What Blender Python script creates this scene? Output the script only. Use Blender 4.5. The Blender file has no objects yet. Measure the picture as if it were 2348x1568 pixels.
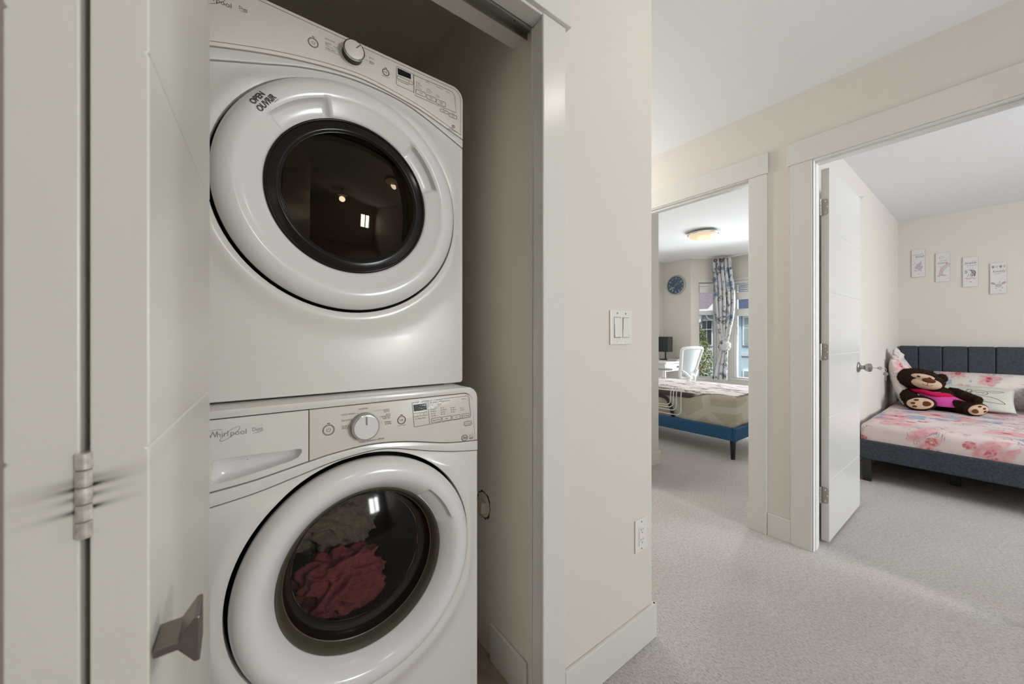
import bpy, bmesh, math, random
from math import sin, cos, pi, radians as rad
from mathutils import Vector as V, Matrix, noise as mnoise

SC = bpy.context.scene
COL = SC.collection
random.seed(7)

# ------------------------------------------------------------------ camera
AZ = 0.92918
H = 1.125
cd = bpy.data.cameras.new('camera')
cam = bpy.data.objects.new('camera', cd)
COL.objects.link(cam)
cam.location = (0, 0, H)
cam.rotation_euler = (pi/2, 0, AZ - pi/2)
cd.sensor_width = 36.0
cd.lens = 833.0/2348.0*36.0
cd.shift_y = -11.0/2348.0
cd.clip_start = 0.02
cd.dof.use_dof = True
cd.dof.focus_distance = 1.7
cd.dof.aperture_fstop = 6.3
SC.camera = cam

# ------------------------------------------------------------------ world, sun, exposure
w = bpy.data.worlds.new('world')
SC.world = w
w.use_nodes = True
wn = w.node_tree.nodes
wl = w.node_tree.links
sky = wn.new('ShaderNodeTexSky')
sky.sky_type = 'NISHITA'
sky.sun_disc = False
sky.sun_elevation = rad(48)
sky.sun_rotation = rad(230)
sky.air_density = 1.0
sky.dust_density = 2.0
bg = wn['Background']
bg.inputs['Strength'].default_value = 0.2
wl.new(sky.outputs[0], bg.inputs[0])

def light(name, kind, loc, energy, color=(1, 1, 1), size=None, size_y=None, aim=None, **kw):
    d = bpy.data.lights.new(name, kind)
    d.energy = energy
    d.color = color
    if kind == 'AREA':
        d.shape = 'RECTANGLE'
        d.size = size
        d.size_y = size_y or size
    for k, v in kw.items():
        setattr(d, k, v)
    o = bpy.data.objects.new(name, d)
    COL.objects.link(o)
    o.location = loc
    if aim is not None:
        o.rotation_euler = (V(aim) - V(loc)).to_track_quat('-Z', 'Y').to_euler()
    return o

light('sun', 'SUN', (0, 0, 10), 3.0, (1.0, 0.95, 0.88), aim=(6, 4.5, 0), angle=rad(1.0))
# daylight entering at the windows
light('bedroom_window_daylight', 'AREA', (3.75, -2.90, 1.5), 92, (0.97, 0.98, 1.0), 1.3, 1.15, aim=(3.85, 0.0, 1.0))
light('bay_window_daylight', 'AREA', (6.62, 1.86, 1.3), 150, (0.97, 0.98, 1.0), 0.8, 1.5, aim=(4.6, 2.20, 0.75))
light('hall_window_daylight', 'AREA', (1.8, -3.42, 1.45), 76, (0.97, 0.98, 1.0), 0.6, 0.8, aim=(1.2, 0.0, 1.2))

SC.view_settings.view_transform = 'Standard'
SC.view_settings.look = 'None'
SC.view_settings.exposure = 0.16
SC.view_settings.gamma = 1.0
SC.view_settings.use_curve_mapping = False
SC.cycles.max_bounces = 8
SC.cycles.diffuse_bounces = 5
SC.cycles.glossy_bounces = 4
SC.cycles.transparent_max_bounces = 12
SC.cycles.transmission_bounces = 4
SC.cycles.sample_clamp_indirect = 4.0
SC.cycles.caustics_reflective = False
SC.cycles.caustics_refractive = False

# ------------------------------------------------------------------ material helpers
class NT:
    def __init__(s, name):
        s.m = bpy.data.materials.new(name)
        s.m.use_nodes = True
        s.t = s.m.node_tree
        s.b = s.t.nodes['Principled BSDF']
        s.out = s.t.nodes['Material Output']
    def n(s, typ, ins=None, **kw):
        nd = s.t.nodes.new('ShaderNode' + typ)
        for k, v in kw.items():
            setattr(nd, k, v)
        for k, v in (ins or {}).items():
            s.set(nd, k, v)
        return nd
    def set(s, nd, k, v):
        sock = nd.inputs[k]
        if isinstance(v, bpy.types.NodeSocket):
            s.t.links.new(v, sock)
        elif hasattr(v, 'outputs'):
            s.t.links.new(v.outputs[0], sock)
        else:
            if hasattr(sock.default_value, '__len__') and not hasattr(v, '__len__'):
                v = (v,)*len(sock.default_value)
            if hasattr(sock.default_value, '__len__') and len(sock.default_value) == 4 and len(v) == 3:
                v = tuple(v) + (1,)
            sock.default_value = v
    def P(s, **kw):
        for k, v in kw.items():
            s.set(s.b, k.replace('_', ' '), v)
        return s
    def math(s, op, a, b=0.0, c=None, clamp=False):
        ins = {0: a, 1: b}
        if c is not None:
            ins[2] = c
        return s.n('Math', ins, operation=op, use_clamp=clamp).outputs[0]
    def coord(s, kind='Object'):
        return s.n('TexCoord').outputs[kind]
    def mapping(s, co, scale=(1, 1, 1), rot=(0, 0, 0), loc=(0, 0, 0)):
        return s.n('Mapping', {'Vector': co, 'Scale': scale, 'Rotation': rot, 'Location': loc}).outputs[0]
    def noise(s, co, scale, detail=3, rough=0.5, dist=0.0, out='Fac'):
        nd = s.n('TexNoise', {'Vector': co, 'Scale': scale, 'Detail': detail, 'Roughness': rough, 'Distortion': dist})
        return nd.outputs[out]
    def ramp(s, f, stops, interp='LINEAR'):
        nd = s.n('ValToRGB', {'Fac': f})
        cr = nd.color_ramp
        cr.interpolation = interp
        while len(cr.elements) < len(stops):
            cr.elements.new(0.5)
        for e, (p, c) in zip(cr.elements, stops):
            e.position = p
            e.color = tuple(c) + (1,) if len(c) == 3 else c
        return nd.outputs[0]
    def step(s, f, a, b):
        return s.n('MapRange', {'Value': f, 'From Min': a, 'From Max': b}, interpolation_type='SMOOTHSTEP').outputs[0]
    def mix(s, f, a, b):
        nd = s.n('Mix', data_type='RGBA')
        s.set(nd, 0, f)
        s.set(nd, 6, a)
        s.set(nd, 7, b)
        return nd.outputs[2]
    def bump(s, h, strength=0.3, dist=0.002):
        nd = s.n('Bump', {'Height': h, 'Strength': strength, 'Distance': dist})
        s.t.links.new(nd.outputs[0], s.b.inputs['Normal'])
        return s

def mat(name, col, rough=0.5, metal=0.0, spec=0.5, coat=0.0, bump=None, var=0.0):
    t = NT(name)
    t.P(Base_Color=col, Roughness=rough, Metallic=metal)
    t.set(t.b, 'Specular IOR Level', spec)
    if coat:
        t.set(t.b, 'Coat Weight', coat)
        t.set(t.b, 'Coat Roughness', 0.08)
    if bump or var:
        co = t.coord()
        sc_, st, di = bump or (20, 0.1, 0.001)
        nz = t.noise(co, sc_, 4)
        if var:
            lo = [c*(1 - var) for c in col]
            hi = [min(1, c*(1 + var)) for c in col]
            t.set(t.b, 'Base Color', t.ramp(nz, [(0.3, lo), (0.7, hi)]))
        if bump:
            t.bump(nz, st, di)
    return t.m

def emit_mat(name, col, strength, base=(0.8, 0.75, 0.6)):
    t = NT(name)
    t.P(Base_Color=base, Roughness=0.4, Emission_Color=col, Emission_Strength=strength)
    return t.m

def fabric(name, col, scale=260, var=0.35, rough=0.9, bumpd=0.0012):
    t = NT(name)
    co = t.coord()
    n1 = t.noise(co, scale, 3, 0.7)
    n2 = t.noise(co, scale*0.25, 3, 0.6)
    f = t.math('ADD', t.math('MULTIPLY', n1, 0.6), t.math('MULTIPLY', n2, 0.4))
    t.P(Base_Color=t.ramp(f, [(0.35, [c*(1 - var) for c in col]), (0.65, [min(1, c*(1 + var)) for c in col])]), Roughness=rough)
    t.set(t.b, 'Specular IOR Level', 0.15)
    t.bump(n1, 0.4, bumpd)
    return t.m

def floral(name, base, layers, warp=0.35, rough=0.85, stroke=None, co_kind='Object', bump=True):
    """flowers as jittered spots: layers of (scale, radius, petals, colour, centre colour, offset)"""
    t = NT(name)
    co = t.coord(co_kind)
    nzc = t.n('TexNoise', {'Vector': co, 'Scale': 9.0, 'Detail': 3.0}).outputs['Color']
    off = t.n('VectorMath', {0: nzc, 1: (0.5, 0.5, 0.5)}, operation='SUBTRACT').outputs[0]
    off = t.n('VectorMath', {0: off, 'Scale': 0.06*warp}, operation='SCALE').outputs[0]
    cw = t.n('VectorMath', {0: co, 1: off}, operation='ADD').outputs[0]
    blot = t.noise(co, 3.5, 3)
    c = t.mix(t.step(blot, 0.35, 0.7), base, [b*0.87 for b in base])
    if stroke:
        scol, sscale, sw = stroke
        sn = t.noise(cw, sscale, 4, 0.6, 1.2)
        line = t.math('ABSOLUTE', t.math('SUBTRACT', sn, 0.5))
        msk = t.math('SUBTRACT', 1.0, t.step(line, sw*0.4, sw))
        gate = t.step(t.noise(co, sscale*0.7, 2), 0.5, 0.6)
        c = t.mix(t.math('MULTIPLY', msk, gate), c, scol)
    for (scale, radius, pet, col, cen, offs) in layers:
        m = t.mapping(cw, (scale,)*3, loc=offs)
        vo = t.n('TexVoronoi', {'Vector': m, 'Scale': 1.0, 'Randomness': 0.85}, feature='F1')
        d = vo.outputs['Distance']
        # petals from the angle about the flower's middle
        dv = t.n('VectorMath', {0: m, 1: vo.outputs['Position']}, operation='SUBTRACT').outputs[0]
        xyz = t.n('SeparateXYZ', {0: dv})
        ang = t.math('ARCTAN2', t.math('ADD', xyz.outputs[1], xyz.outputs[2]), xyz.outputs[0])
        pt = t.math('MULTIPLY', t.math('SINE', t.math('MULTIPLY', ang, float(pet))), 0.16*radius)
        rr = t.math('ADD', d, pt)
        keep = t.math('GREATER_THAN', t.n('SeparateColor', {0: vo.outputs['Color']}).outputs[0], 0.38)
        edge = t.math('MULTIPLY', t.math('SUBTRACT', 1.0, t.step(rr, radius*0.75, radius)), keep)
        vein = t.noise(m, 7.0, 3)
        pc = t.mix(t.step(vein, 0.35, 0.65), col, [min(1, 0.55*x + 0.45*y) for x, y in zip(col, base)])
        c = t.mix(edge, c, pc)
        ring = t.math('SUBTRACT', 1.0, t.step(d, radius*0.2, radius*0.42))
        c = t.mix(t.math('MULTIPLY', ring, keep), c, cen)
        eye = t.math('SUBTRACT', 1.0, t.step(d, radius*0.1, radius*0.16))
        c = t.mix(t.math('MULTIPLY', eye, keep), c, [min(1, b*1.0) for b in base])
    t.P(Base_Color=c, Roughness=rough)
    t.set(t.b, 'Specular IOR Level', 0.2)
    if bump:
        t.bump(t.noise(co, 14.0, 3), 0.35, 0.006)
    return t.m

def glass_mat(name, tint, refl=1.0, ior=1.5, rough=0.0):
    t = NT(name)
    t.t.nodes.remove(t.b)
    tr = t.n('BsdfTransparent', {'Color': tint})
    gl = t.n('BsdfGlossy', {'Color': refl if hasattr(refl, '__len__') else (refl, refl, refl), 'Roughness': rough})
    fr = t.n('Fresnel', {'IOR': ior})
    mx = t.n('MixShader', {0: fr, 1: tr, 2: gl})
    t.t.links.new(mx.outputs[0], t.out.inputs[0])
    return t.m

# ------------------------------------------------------------------ materials
M = {}
M['wall'] = mat('wall_paint', (0.715, 0.69, 0.638), 0.55, spec=0.3, bump=(160, 0.06, 0.001))
M['ceil'] = mat('ceiling_paint', (0.845, 0.86, 0.89), 0.8, spec=0.1)
M['trim'] = mat('trim_paint', (0.705, 0.695, 0.66), 0.26, spec=0.5, bump=(30, 0.03, 0.001))
M['door'] = mat('door_paint', (0.76, 0.76, 0.745), 0.28, spec=0.5)
M['closet'] = mat('closet_wall_paint', (0.78, 0.745, 0.65), 0.6, spec=0.25)
M['vinyl'] = mat('closet_floor_vinyl', (0.30, 0.24, 0.19), 0.5, bump=(14, 0.1, 0.001), var=0.25)
M['white'] = mat('appliance_enamel', (0.75, 0.735, 0.70), 0.24, spec=0.5, coat=0.15)
M['console'] = mat('console_plastic', (0.72, 0.695, 0.63), 0.34, spec=0.45)
M['ring'] = mat('door_plastic', (0.76, 0.755, 0.75), 0.20, spec=0.5, coat=0.15)
M['seam'] = mat('seam_shade_black', (0.008, 0.0075, 0.007), 0.8, spec=0.1)  # near-black colour stands in for the shade inside the panel gaps
M['print'] = mat('printed_ink', (0.06, 0.055, 0.05), 0.6)
M['print_l'] = mat('printed_grey_ink', (0.22, 0.215, 0.20), 0.5)
M['chrome'] = mat('chrome', (0.72, 0.72, 0.72), 0.12, metal=1.0)
M['nickel'] = mat('brushed_nickel', (0.25, 0.23, 0.205), 0.34, metal=1.0, bump=(80, 0.05, 0.0009))
M['hinge'] = mat('satin_steel', (0.40, 0.39, 0.36), 0.38, metal=1.0)
M['screen'] = mat('dark_display', (0.012, 0.012, 0.014), 0.12)
M['screen2'] = mat('washer_display', (0.10, 0.115, 0.125), 0.15)
M['black_gloss'] = mat('black_gloss_rim', (0.008, 0.0075, 0.007), 0.16, spec=0.25)
M['olive_rim'] = mat('smoked_rim', (0.075, 0.070, 0.050), 0.28, spec=0.4)
M['dglass'] = glass_mat('smoked_glass', (0.16, 0.125, 0.085), (0.75, 0.62, 0.46), 1.5, 0.012)
M['wglass'] = glass_mat('washer_glass', (0.55, 0.53, 0.51), 0.85, 1.38, 0.07)
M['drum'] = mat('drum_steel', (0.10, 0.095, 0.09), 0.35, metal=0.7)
M['plate'] = mat('switch_plastic', (0.80, 0.785, 0.74), 0.25)
M['slot'] = mat('dark_slot', (0.04, 0.035, 0.03), 0.7)
M['black'] = mat('black_paint', (0.018, 0.018, 0.019), 0.45)
M['offwhite'] = mat('white_plastic', (0.82, 0.82, 0.80), 0.35)
M['deskwhite'] = mat('white_laminate', (0.80, 0.79, 0.75), 0.4)
M['glass'] = glass_mat('window_glass', (0.97, 0.98, 0.98), 0.7, 1.3)
M['vinylwin'] = mat('window_vinyl', (0.84, 0.84, 0.82), 0.3)
M['lampglow'] = emit_mat('lit_lamp_glass', (1.0, 0.82, 0.55), 0.66, (0.22, 0.18, 0.12))
M['greybed'] = fabric('charcoal_bed_fabric', (0.062, 0.073, 0.086), 330, 0.45)
M['bluebed'] = fabric('blue_bed_fabric', (0.035, 0.105, 0.20), 330, 0.45)
M['bear'] = fabric('dark_brown_plush', (0.030, 0.016, 0.010), 160, 0.6, 1.0, 0.004)
M['bearskin'] = fabric('cream_plush', (0.62, 0.46, 0.33), 300, 0.12)
M['bearnose'] = fabric('brown_felt', (0.13, 0.042, 0.016), 300, 0.2)
M['pink'] = fabric('pink_shirt_cloth', (0.62, 0.085, 0.36), 300, 0.15)
M['red'] = fabric('red_scarf_cloth', (0.55, 0.012, 0.075), 300, 0.15)
M['burg'] = fabric('burgundy_cotton', (0.44, 0.12, 0.145), 240, 0.2, 0.85)
M['darkcloth'] = fabric('dark_grey_cotton', (0.34, 0.31, 0.25), 240, 0.25, 0.9)
M['tape'] = glass_mat('clear_tape', (0.93, 0.93, 0.93), 1.0, 1.45, 0.12)

def carpet():
    t = NT('carpet_pile')
    co = t.coord()
    n1 = t.noise(t.mapping(co, (300, 120, 200), rot=(0, 0, 0.5)), 1.0, 3, 0.75)
    n2 = t.noise(t.mapping(co, (150, 60, 100), rot=(0, 0, 0.75)), 1.0, 3, 0.6)
    n3 = t.noise(co, 2.2, 3, 0.5)
    f = t.math('ADD', t.math('MULTIPLY', n1, 0.65), t.math('MULTIPLY', n2, 0.35))
    c = t.ramp(f, [(0.34, (0.22, 0.20, 0.185)), (0.47, (0.60, 0.57, 0.545)), (0.64, (0.83, 0.80, 0.77))])
    c = t.mix(t.step(n3, 0.35, 0.65), c, t.mix(0.12, c, (0.30, 0.20, 0.21)))
    t.P(Base_Color=c, Roughness=1.0)
    t.set(t.b, 'Specular IOR Level', 0.05)
    t.set(t.b, 'Sheen Weight', 0.35)
    t.set(t.b, 'Sheen Roughness', 0.5)
    t.bump(f, 1.0, 0.010)
    return t.m
M['carpet'] = carpet()

def dirty_panel():
    """white paint of the folding door with dark grease streaks beside the hinge"""
    t = NT('folding_door_paint')
    co = t.n('NewGeometry').outputs['Position']
    xyz = t.n('SeparateXYZ', {0: co})
    x, z = xyz.outputs[0], xyz.outputs[2]
    dx = t.math('ABSOLUTE', t.math('ADD', x, 0.1005))
    nz = t.noise(co, 60, 3)
    tot = None
    for (zi, amp, L, sg) in ((1.0045, 1.0, 0.010, 0.0017), (0.9965, 0.6, 0.009, 0.0020), (0.9865, 1.0, 0.009, 0.0017), (1.010, 0.35, 0.016, 0.003)):
        dz = t.math('SUBTRACT', t.math('SUBTRACT', z, zi), t.math('MULTIPLY', t.math('ADD', x, 0.1005), 0.16))
        sgx = t.math('ADD', sg, t.math('MULTIPLY', dx, 0.05))
        q = t.math('DIVIDE', dz, sgx)
        g = t.math('EXPONENT', t.math('MULTIPLY', t.math('MULTIPLY', q, q), -1.0))
        e = t.math('EXPONENT', t.math('MULTIPLY', dx, -1.0/L))
        v = t.math('MULTIPLY', t.math('MULTIPLY', g, e), amp*2.2)
        tot = v if tot is None else t.math('ADD', tot, v)
    tot = t.math('MULTIPLY', tot, t.math('ADD', nz, 0.35), clamp=True)
    t.P(Base_Color=t.mix(tot, (0.74, 0.725, 0.66), (0.035, 0.03, 0.022)), Roughness=0.34)
    return t.m
M['bifold'] = dirty_panel()

PINKB = (0.80, 0.68, 0.66)
M['floral'] = floral('pink_floral_sheet', PINKB, [
    (4.2, 0.50, 5, (0.72, 0.33, 0.36), (0.60, 0.04, 0.08), (0.3, 0.1, 0.7)),
    (5.3, 0.36, 3, (0.22, 0.34, 0.52), (0.42, 0.52, 0.66), (2.3, 4.1, 1.2)),
    (8.0, 0.30, 6, (0.62, 0.14, 0.17), (0.70, 0.35, 0.32), (5.3, 1.1, 3.2)),
    (11.0, 0.26, 4, (0.60, 0.42, 0.44), (0.50, 0.10, 0.13), (7.7, 3.1, 2.2)),
    ], stroke=((0.36, 0.28, 0.33), 9.0, 0.03))
M['floral2'] = floral('pale_floral_pillow', (0.78, 0.71, 0.67), [
    (6.2, 0.46, 6, (0.70, 0.36, 0.38), (0.55, 0.05, 0.09), (1.3, 0.4, 0.2)),
    (8.5, 0.30, 4, (0.35, 0.44, 0.58), (0.55, 0.62, 0.70), (3.3, 2.1, 1.2)),
    ], stroke=((0.46, 0.42, 0.45), 10.0, 0.025))
M['floral3'] = floral('blue_red_floral_pillow', (0.66, 0.60, 0.62), [
    (7.0, 0.55, 5, (0.58, 0.10, 0.14), (0.40, 0.02, 0.05), (1.3, 0.4, 0.2)),
    (6.5, 0.45, 4, (0.16, 0.30, 0.50), (0.40, 0.52, 0.66), (3.3, 2.1, 1.2)),
    ], stroke=((0.30, 0.28, 0.32), 10.0, 0.03))
M['curtain'] = floral('curtain_cloth', (0.66, 0.665, 0.68), [
    (7.5, 0.42, 5, (0.09, 0.19, 0.33), (0.04, 0.10, 0.22), (0.3, 0.1, 0.7)),
    (9.5, 0.30, 3, (0.16, 0.17, 0.20), (0.05, 0.05, 0.09), (4.3, 2.1, 0.7)),
    ], stroke=((0.085, 0.08, 0.11), 12.0, 0.06), bump=False)

def blanket_mat():
    t = NT('brown_stroke_blanket')
    co = t.coord()
    m = t.mapping(co, (5.5, 1.5, 5.5))
    nz = t.noise(m, 1.6, 4, 0.55, 0.8)
    line = t.math('ABSOLUTE', t.math('SUBTRACT', nz, 0.5))
    k = t.math('SUBTRACT', 1.0, t.step(line, 0.020, 0.042))
    gate = t.step(t.noise(m, 0.8, 2), 0.38, 0.48)
    c = t.mix(t.math('MULTIPLY', k, gate), (0.74, 0.68, 0.665), (0.14, 0.115, 0.115))
    nz2 = t.noise(co, 2.4, 3)
    c = t.mix(t.math('MULTIPLY', t.step(nz2, 0.55, 0.7), 0.35), c, (0.50, 0.43, 0.44))
    # dark braided hem along the front drop
    z = t.n('SeparateXYZ', {0: co}).outputs[2]
    hem = t.math('SUBTRACT', 1.0, t.step(z, -0.024, -0.016))
    br = t.n('TexWave', {'Vector': t.mapping(co, (0, 30, 30), rot=(0.8, 0, 0)), 'Scale': 1.0, 'Distortion': 0.6}, wave_type='BANDS').outputs['Fac']
    hc = t.mix(br, (0.075, 0.055, 0.06), (0.30, 0.25, 0.25))
    y = t.n('SeparateXYZ', {0: co}).outputs[1]
    hem = t.math('MULTIPLY', hem, t.step(y, 0.30, 0.40))
    c = t.mix(hem, c, hc)
    t.P(Base_Color=c, Roughness=0.9)
    t.bump(t.noise(co, 12, 3), 0.4, 0.008)
    return t.m
M['blanket'] = blanket_mat()

def beige_sheet():
    t = NT('beige_sheet')
    co = t.coord()
    m = t.mapping(co, (2.6, 3.0, 4.0))
    v = t.n('TexVoronoi', {'Vector': m, 'Scale': 1.0}, feature='DISTANCE_TO_EDGE').outputs['Distance']
    nz = t.noise(co, 2.0, 2)
    c = t.mix(t.step(v, 0.10, 0.14), (0.56, 0.54, 0.46), (0.47, 0.435, 0.34))
    c = t.mix(t.math('MULTIPLY', t.step(nz, 0.5, 0.56), 0.5), c, (0.40, 0.35, 0.26))
    t.P(Base_Color=c, Roughness=0.9)
    t.bump(t.noise(co, 9, 3), 0.35, 0.012)
    return t.m
M['beige'] = beige_sheet()
M['shingle'] = mat('roof_shingle', (0.20, 0.165, 0.185), 0.95, bump=(30, 0.5, 0.02), var=0.5)
M['bluewall'] = mat('pale_blue_siding', (0.44, 0.56, 0.63), 0.7)
M['greywall'] = mat('pale_grey_siding', (0.56, 0.60, 0.63), 0.7)
M['darkpane'] = mat('dark_window_pane', (0.035, 0.045, 0.05), 0.25)
M['palepane'] = mat('pale_window_pane', (0.30, 0.38, 0.38), 0.3)
M['lawn'] = mat('lawn_green', (0.10, 0.14, 0.06), 1.0, var=0.3)
def leaf_mat():
    t = NT('tree_leaf')
    co = t.coord()
    nz = t.noise(co, 1.6, 3)
    t.P(Base_Color=t.ramp(nz, [(0.35, (0.05, 0.075, 0.03)), (0.55, (0.16, 0.20, 0.055)), (0.72, (0.42, 0.38, 0.10))]), Roughness=0.7)
    return t.m
M['leaf'] = leaf_mat()
M['bark'] = mat('tree_bark', (0.12, 0.09, 0.06), 0.9)

# ------------------------------------------------------------------ mesh helpers
class MB:
    def __init__(s):
        s.v = []
        s.f = []
    def add(s, vs, fs):
        o = len(s.v)
        s.v += [tuple(p) for p in vs]
        s.f += [tuple(i + o for i in f) for f in fs]
        return s
    def box(s, x0, x1, y0, y1, z0, z1):
        return s.add([(x0, y0, z0), (x1, y0, z0), (x1, y1, z0), (x0, y1, z0), (x0, y0, z1), (x1, y0, z1), (x1, y1, z1), (x0, y1, z1)],
                     [(0, 3, 2, 1), (4, 5, 6, 7), (0, 1, 5, 4), (1, 2, 6, 5), (2, 3, 7, 6), (3, 0, 4, 7)])
    def obox(s, p0, p1, t0, t1, z0, z1):
        """wall-like box along p0->p1 (xy), offset t0..t1 to the left of that direction"""
        d = V((p1[0] - p0[0], p1[1] - p0[1])).normalized()
        n = V((-d.y, d.x))
        a = [V(p0) + n*t0, V(p1) + n*t0, V(p1) + n*t1, V(p0) + n*t1]
        vs = [(p.x, p.y, z0) for p in a] + [(p.x, p.y, z1) for p in a]
        return s.add(vs, [(0, 3, 2, 1), (4, 5, 6, 7), (0, 1, 5, 4), (1, 2, 6, 5), (2, 3, 7, 6), (3, 0, 4, 7)])
    def prism(s, pts, axis, a, b):
        """2D outline extruded along an axis; pts are the two other coordinates in order"""
        n = len(pts)
        def P(p, t):
            return {'x': (t, p[0], p[1]), 'y': (p[0], t, p[1]), 'z': (p[0], p[1], t)}[axis]
        vs = [P(p, a) for p in pts] + [P(p, b) for p in pts]
        fs = [tuple(range(n)), tuple(range(2*n - 1, n - 1, -1))]
        fs += [(i, i + n, (i + 1) % n + n, (i + 1) % n) for i in range(n)]
        return s.add(vs, fs)
    def lathe(s, prof, n=48, axis='z', c=(0, 0, 0), cap=True):
        """prof: list of (r, h)"""
        vs, fs = [], []
        for (r, h) in prof:
            for k in range(n):
                a = 2*pi*k/n
                u, v_ = r*cos(a), r*sin(a)
                p = {'z': (u, v_, h), 'y': (u, h, v_), 'x': (h, u, v_)}[axis]
                vs.append((p[0] + c[0], p[1] + c[1], p[2] + c[2]))
        for i in range(len(prof) - 1):
            for k in range(n):
                k2 = (k + 1) % n
                fs.append((i*n + k, i*n + k2, (i + 1)*n + k2, (i + 1)*n + k))
        if cap:
            if prof[0][0] > 1e-6:
                fs.append(tuple(range(n)))
            if prof[-1][0] > 1e-6:
                fs.append(tuple((len(prof) - 1)*n + k for k in range(n)))
        return s.add(vs, fs)
    def tube(s, pts, r, n=10, closed=False):
        pts = [V(p) for p in pts]
        rs = r if hasattr(r, '__len__') else [r]*len(pts)
        vs, fs = [], []
        up = V((0.13, 0.27, 0.95)).normalized()
        m = len(pts)
        for i, p in enumerate(pts):
            a = pts[(i - 1) % m] if closed else pts[max(i - 1, 0)]
            b = pts[(i + 1) % m] if closed else pts[min(i + 1, m - 1)]
            d = (b - a)
            d = d.normalized() if d.length > 1e-9 else V((0, 0, 1))
            u = d.cross(up)
            if u.length < 0.05:
                u = d.cross(V((1, 0, 0)))
            u.normalize()
            w_ = u.cross(d).normalized()
            for k in range(n):
                t = 2*pi*k/n
                vs.append(p + u*(rs[i]*cos(t)) + w_*(rs[i]*sin(t)))
        for i in range(m if closed else m - 1):
            i2 = (i + 1) % m
            for k in range(n):
                k2 = (k + 1) % n
                fs.append((i*n + k, i2*n + k, i2*n + k2, i*n + k2))
        if not closed:
            fs.append(tuple(range(n)))
            fs.append(tuple((m - 1)*n + k for k in range(n)))
        return s.add(vs, fs)
    def ball(s, c, r, nu=24, nv=14, fn=None, rot=None):
        """ellipsoid; fn(unit vector)->radius factor"""
        r = r if hasattr(r, '__len__') else (r, r, r)
        vs, fs = [], []
        for j in range(nv + 1):
            th = pi*j/nv
            for i in range(nu):
                ph = 2*pi*i/nu
                u = V((sin(th)*cos(ph), sin(th)*sin(ph), cos(th)))
                k = fn(u) if fn else 1.0
                p = V((u.x*r[0]*k, u.y*r[1]*k, u.z*r[2]*k))
                if rot is not None:
                    p = rot @ p
                vs.append(p + V(c))
        for j in range(nv):
            for i in range(nu):
                i2 = (i + 1) % nu
                fs.append((j*nu + i, (j + 1)*nu + i, (j + 1)*nu + i2, j*nu + i2))
        return s.add(vs, fs)
    def build(s, name, material, parent=None, smooth=False, bevel=0.0, seg=2, loc=None, angle=40):
        me = bpy.data.meshes.new(name)
        me.from_pydata(s.v, [], s.f)
        bm = bmesh.new()
        bm.from_mesh(me)
        bmesh.ops.remove_doubles(bm, verts=bm.verts, dist=1e-6)
        bmesh.ops.dissolve_degenerate(bm, edges=bm.edges, dist=1e-7)
        bmesh.ops.recalc_face_normals(bm, faces=bm.faces)
        bm.to_mesh(me)
        bm.free()
        return link(name, me, material, parent, smooth, bevel, seg, loc, angle)

def link(name, me, material, parent=None, smooth=False, bevel=0.0, seg=2, loc=None, angle=40):
    o = bpy.data.objects.new(name, me)
    COL.objects.link(o)
    if material:
        me.materials.append(material)
    if parent:
        o.parent = parent
    if loc:
        o.location = loc
    if smooth:
        for p in me.polygons:
            p.use_smooth = True
        me.set_sharp_from_angle(angle=rad(angle))
    if bevel:
        b = o.modifiers.new('bevel', 'BEVEL')
        b.width = bevel
        b.segments = seg
        b.limit_method = 'ANGLE'
        b.angle_limit = rad(35)
    return o

def thing(name, label, cat, loc=(0, 0, 0), rz=0.0, group=None):
    o = bpy.data.objects.new(name, None)
    COL.objects.link(o)
    o.location = loc
    o.rotation_euler = (0, 0, rz)
    return tag(o, label, cat, group)
def tag(o, label, cat, group=None):
    o['label'] = label
    o['category'] = cat
    if group:
        o['group'] = group
    return o
def struct(o):
    o['kind'] = 'structure'
    return o
def S(name, mb, m, **kw):
    return struct(mb.build(name, m, **kw))

def text2d(txt, size, align='LEFT', shear=0.0, squeeze=1.0, bold=0.0):
    cu = bpy.data.curves.new('txt', 'FONT')
    cu.body = txt
    cu.size = size
    cu.align_x = align
    cu.shear = shear
    cu.resolution_u = 3
    cu.offset = bold*size
    ob = bpy.data.objects.new('txt', cu)
    COL.objects.link(ob)
    dg = bpy.context.evaluated_depsgraph_get()
    ev = ob.evaluated_get(dg)
    me = ev.to_mesh()
    vs = [(v.co.x*squeeze, v.co.y) for v in me.vertices]
    fs = [tuple(p.vertices) for p in me.polygons]
    ev.to_mesh_clear()
    bpy.data.objects.remove(ob)
    bpy.data.curves.remove(cu)
    return vs, fs

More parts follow.
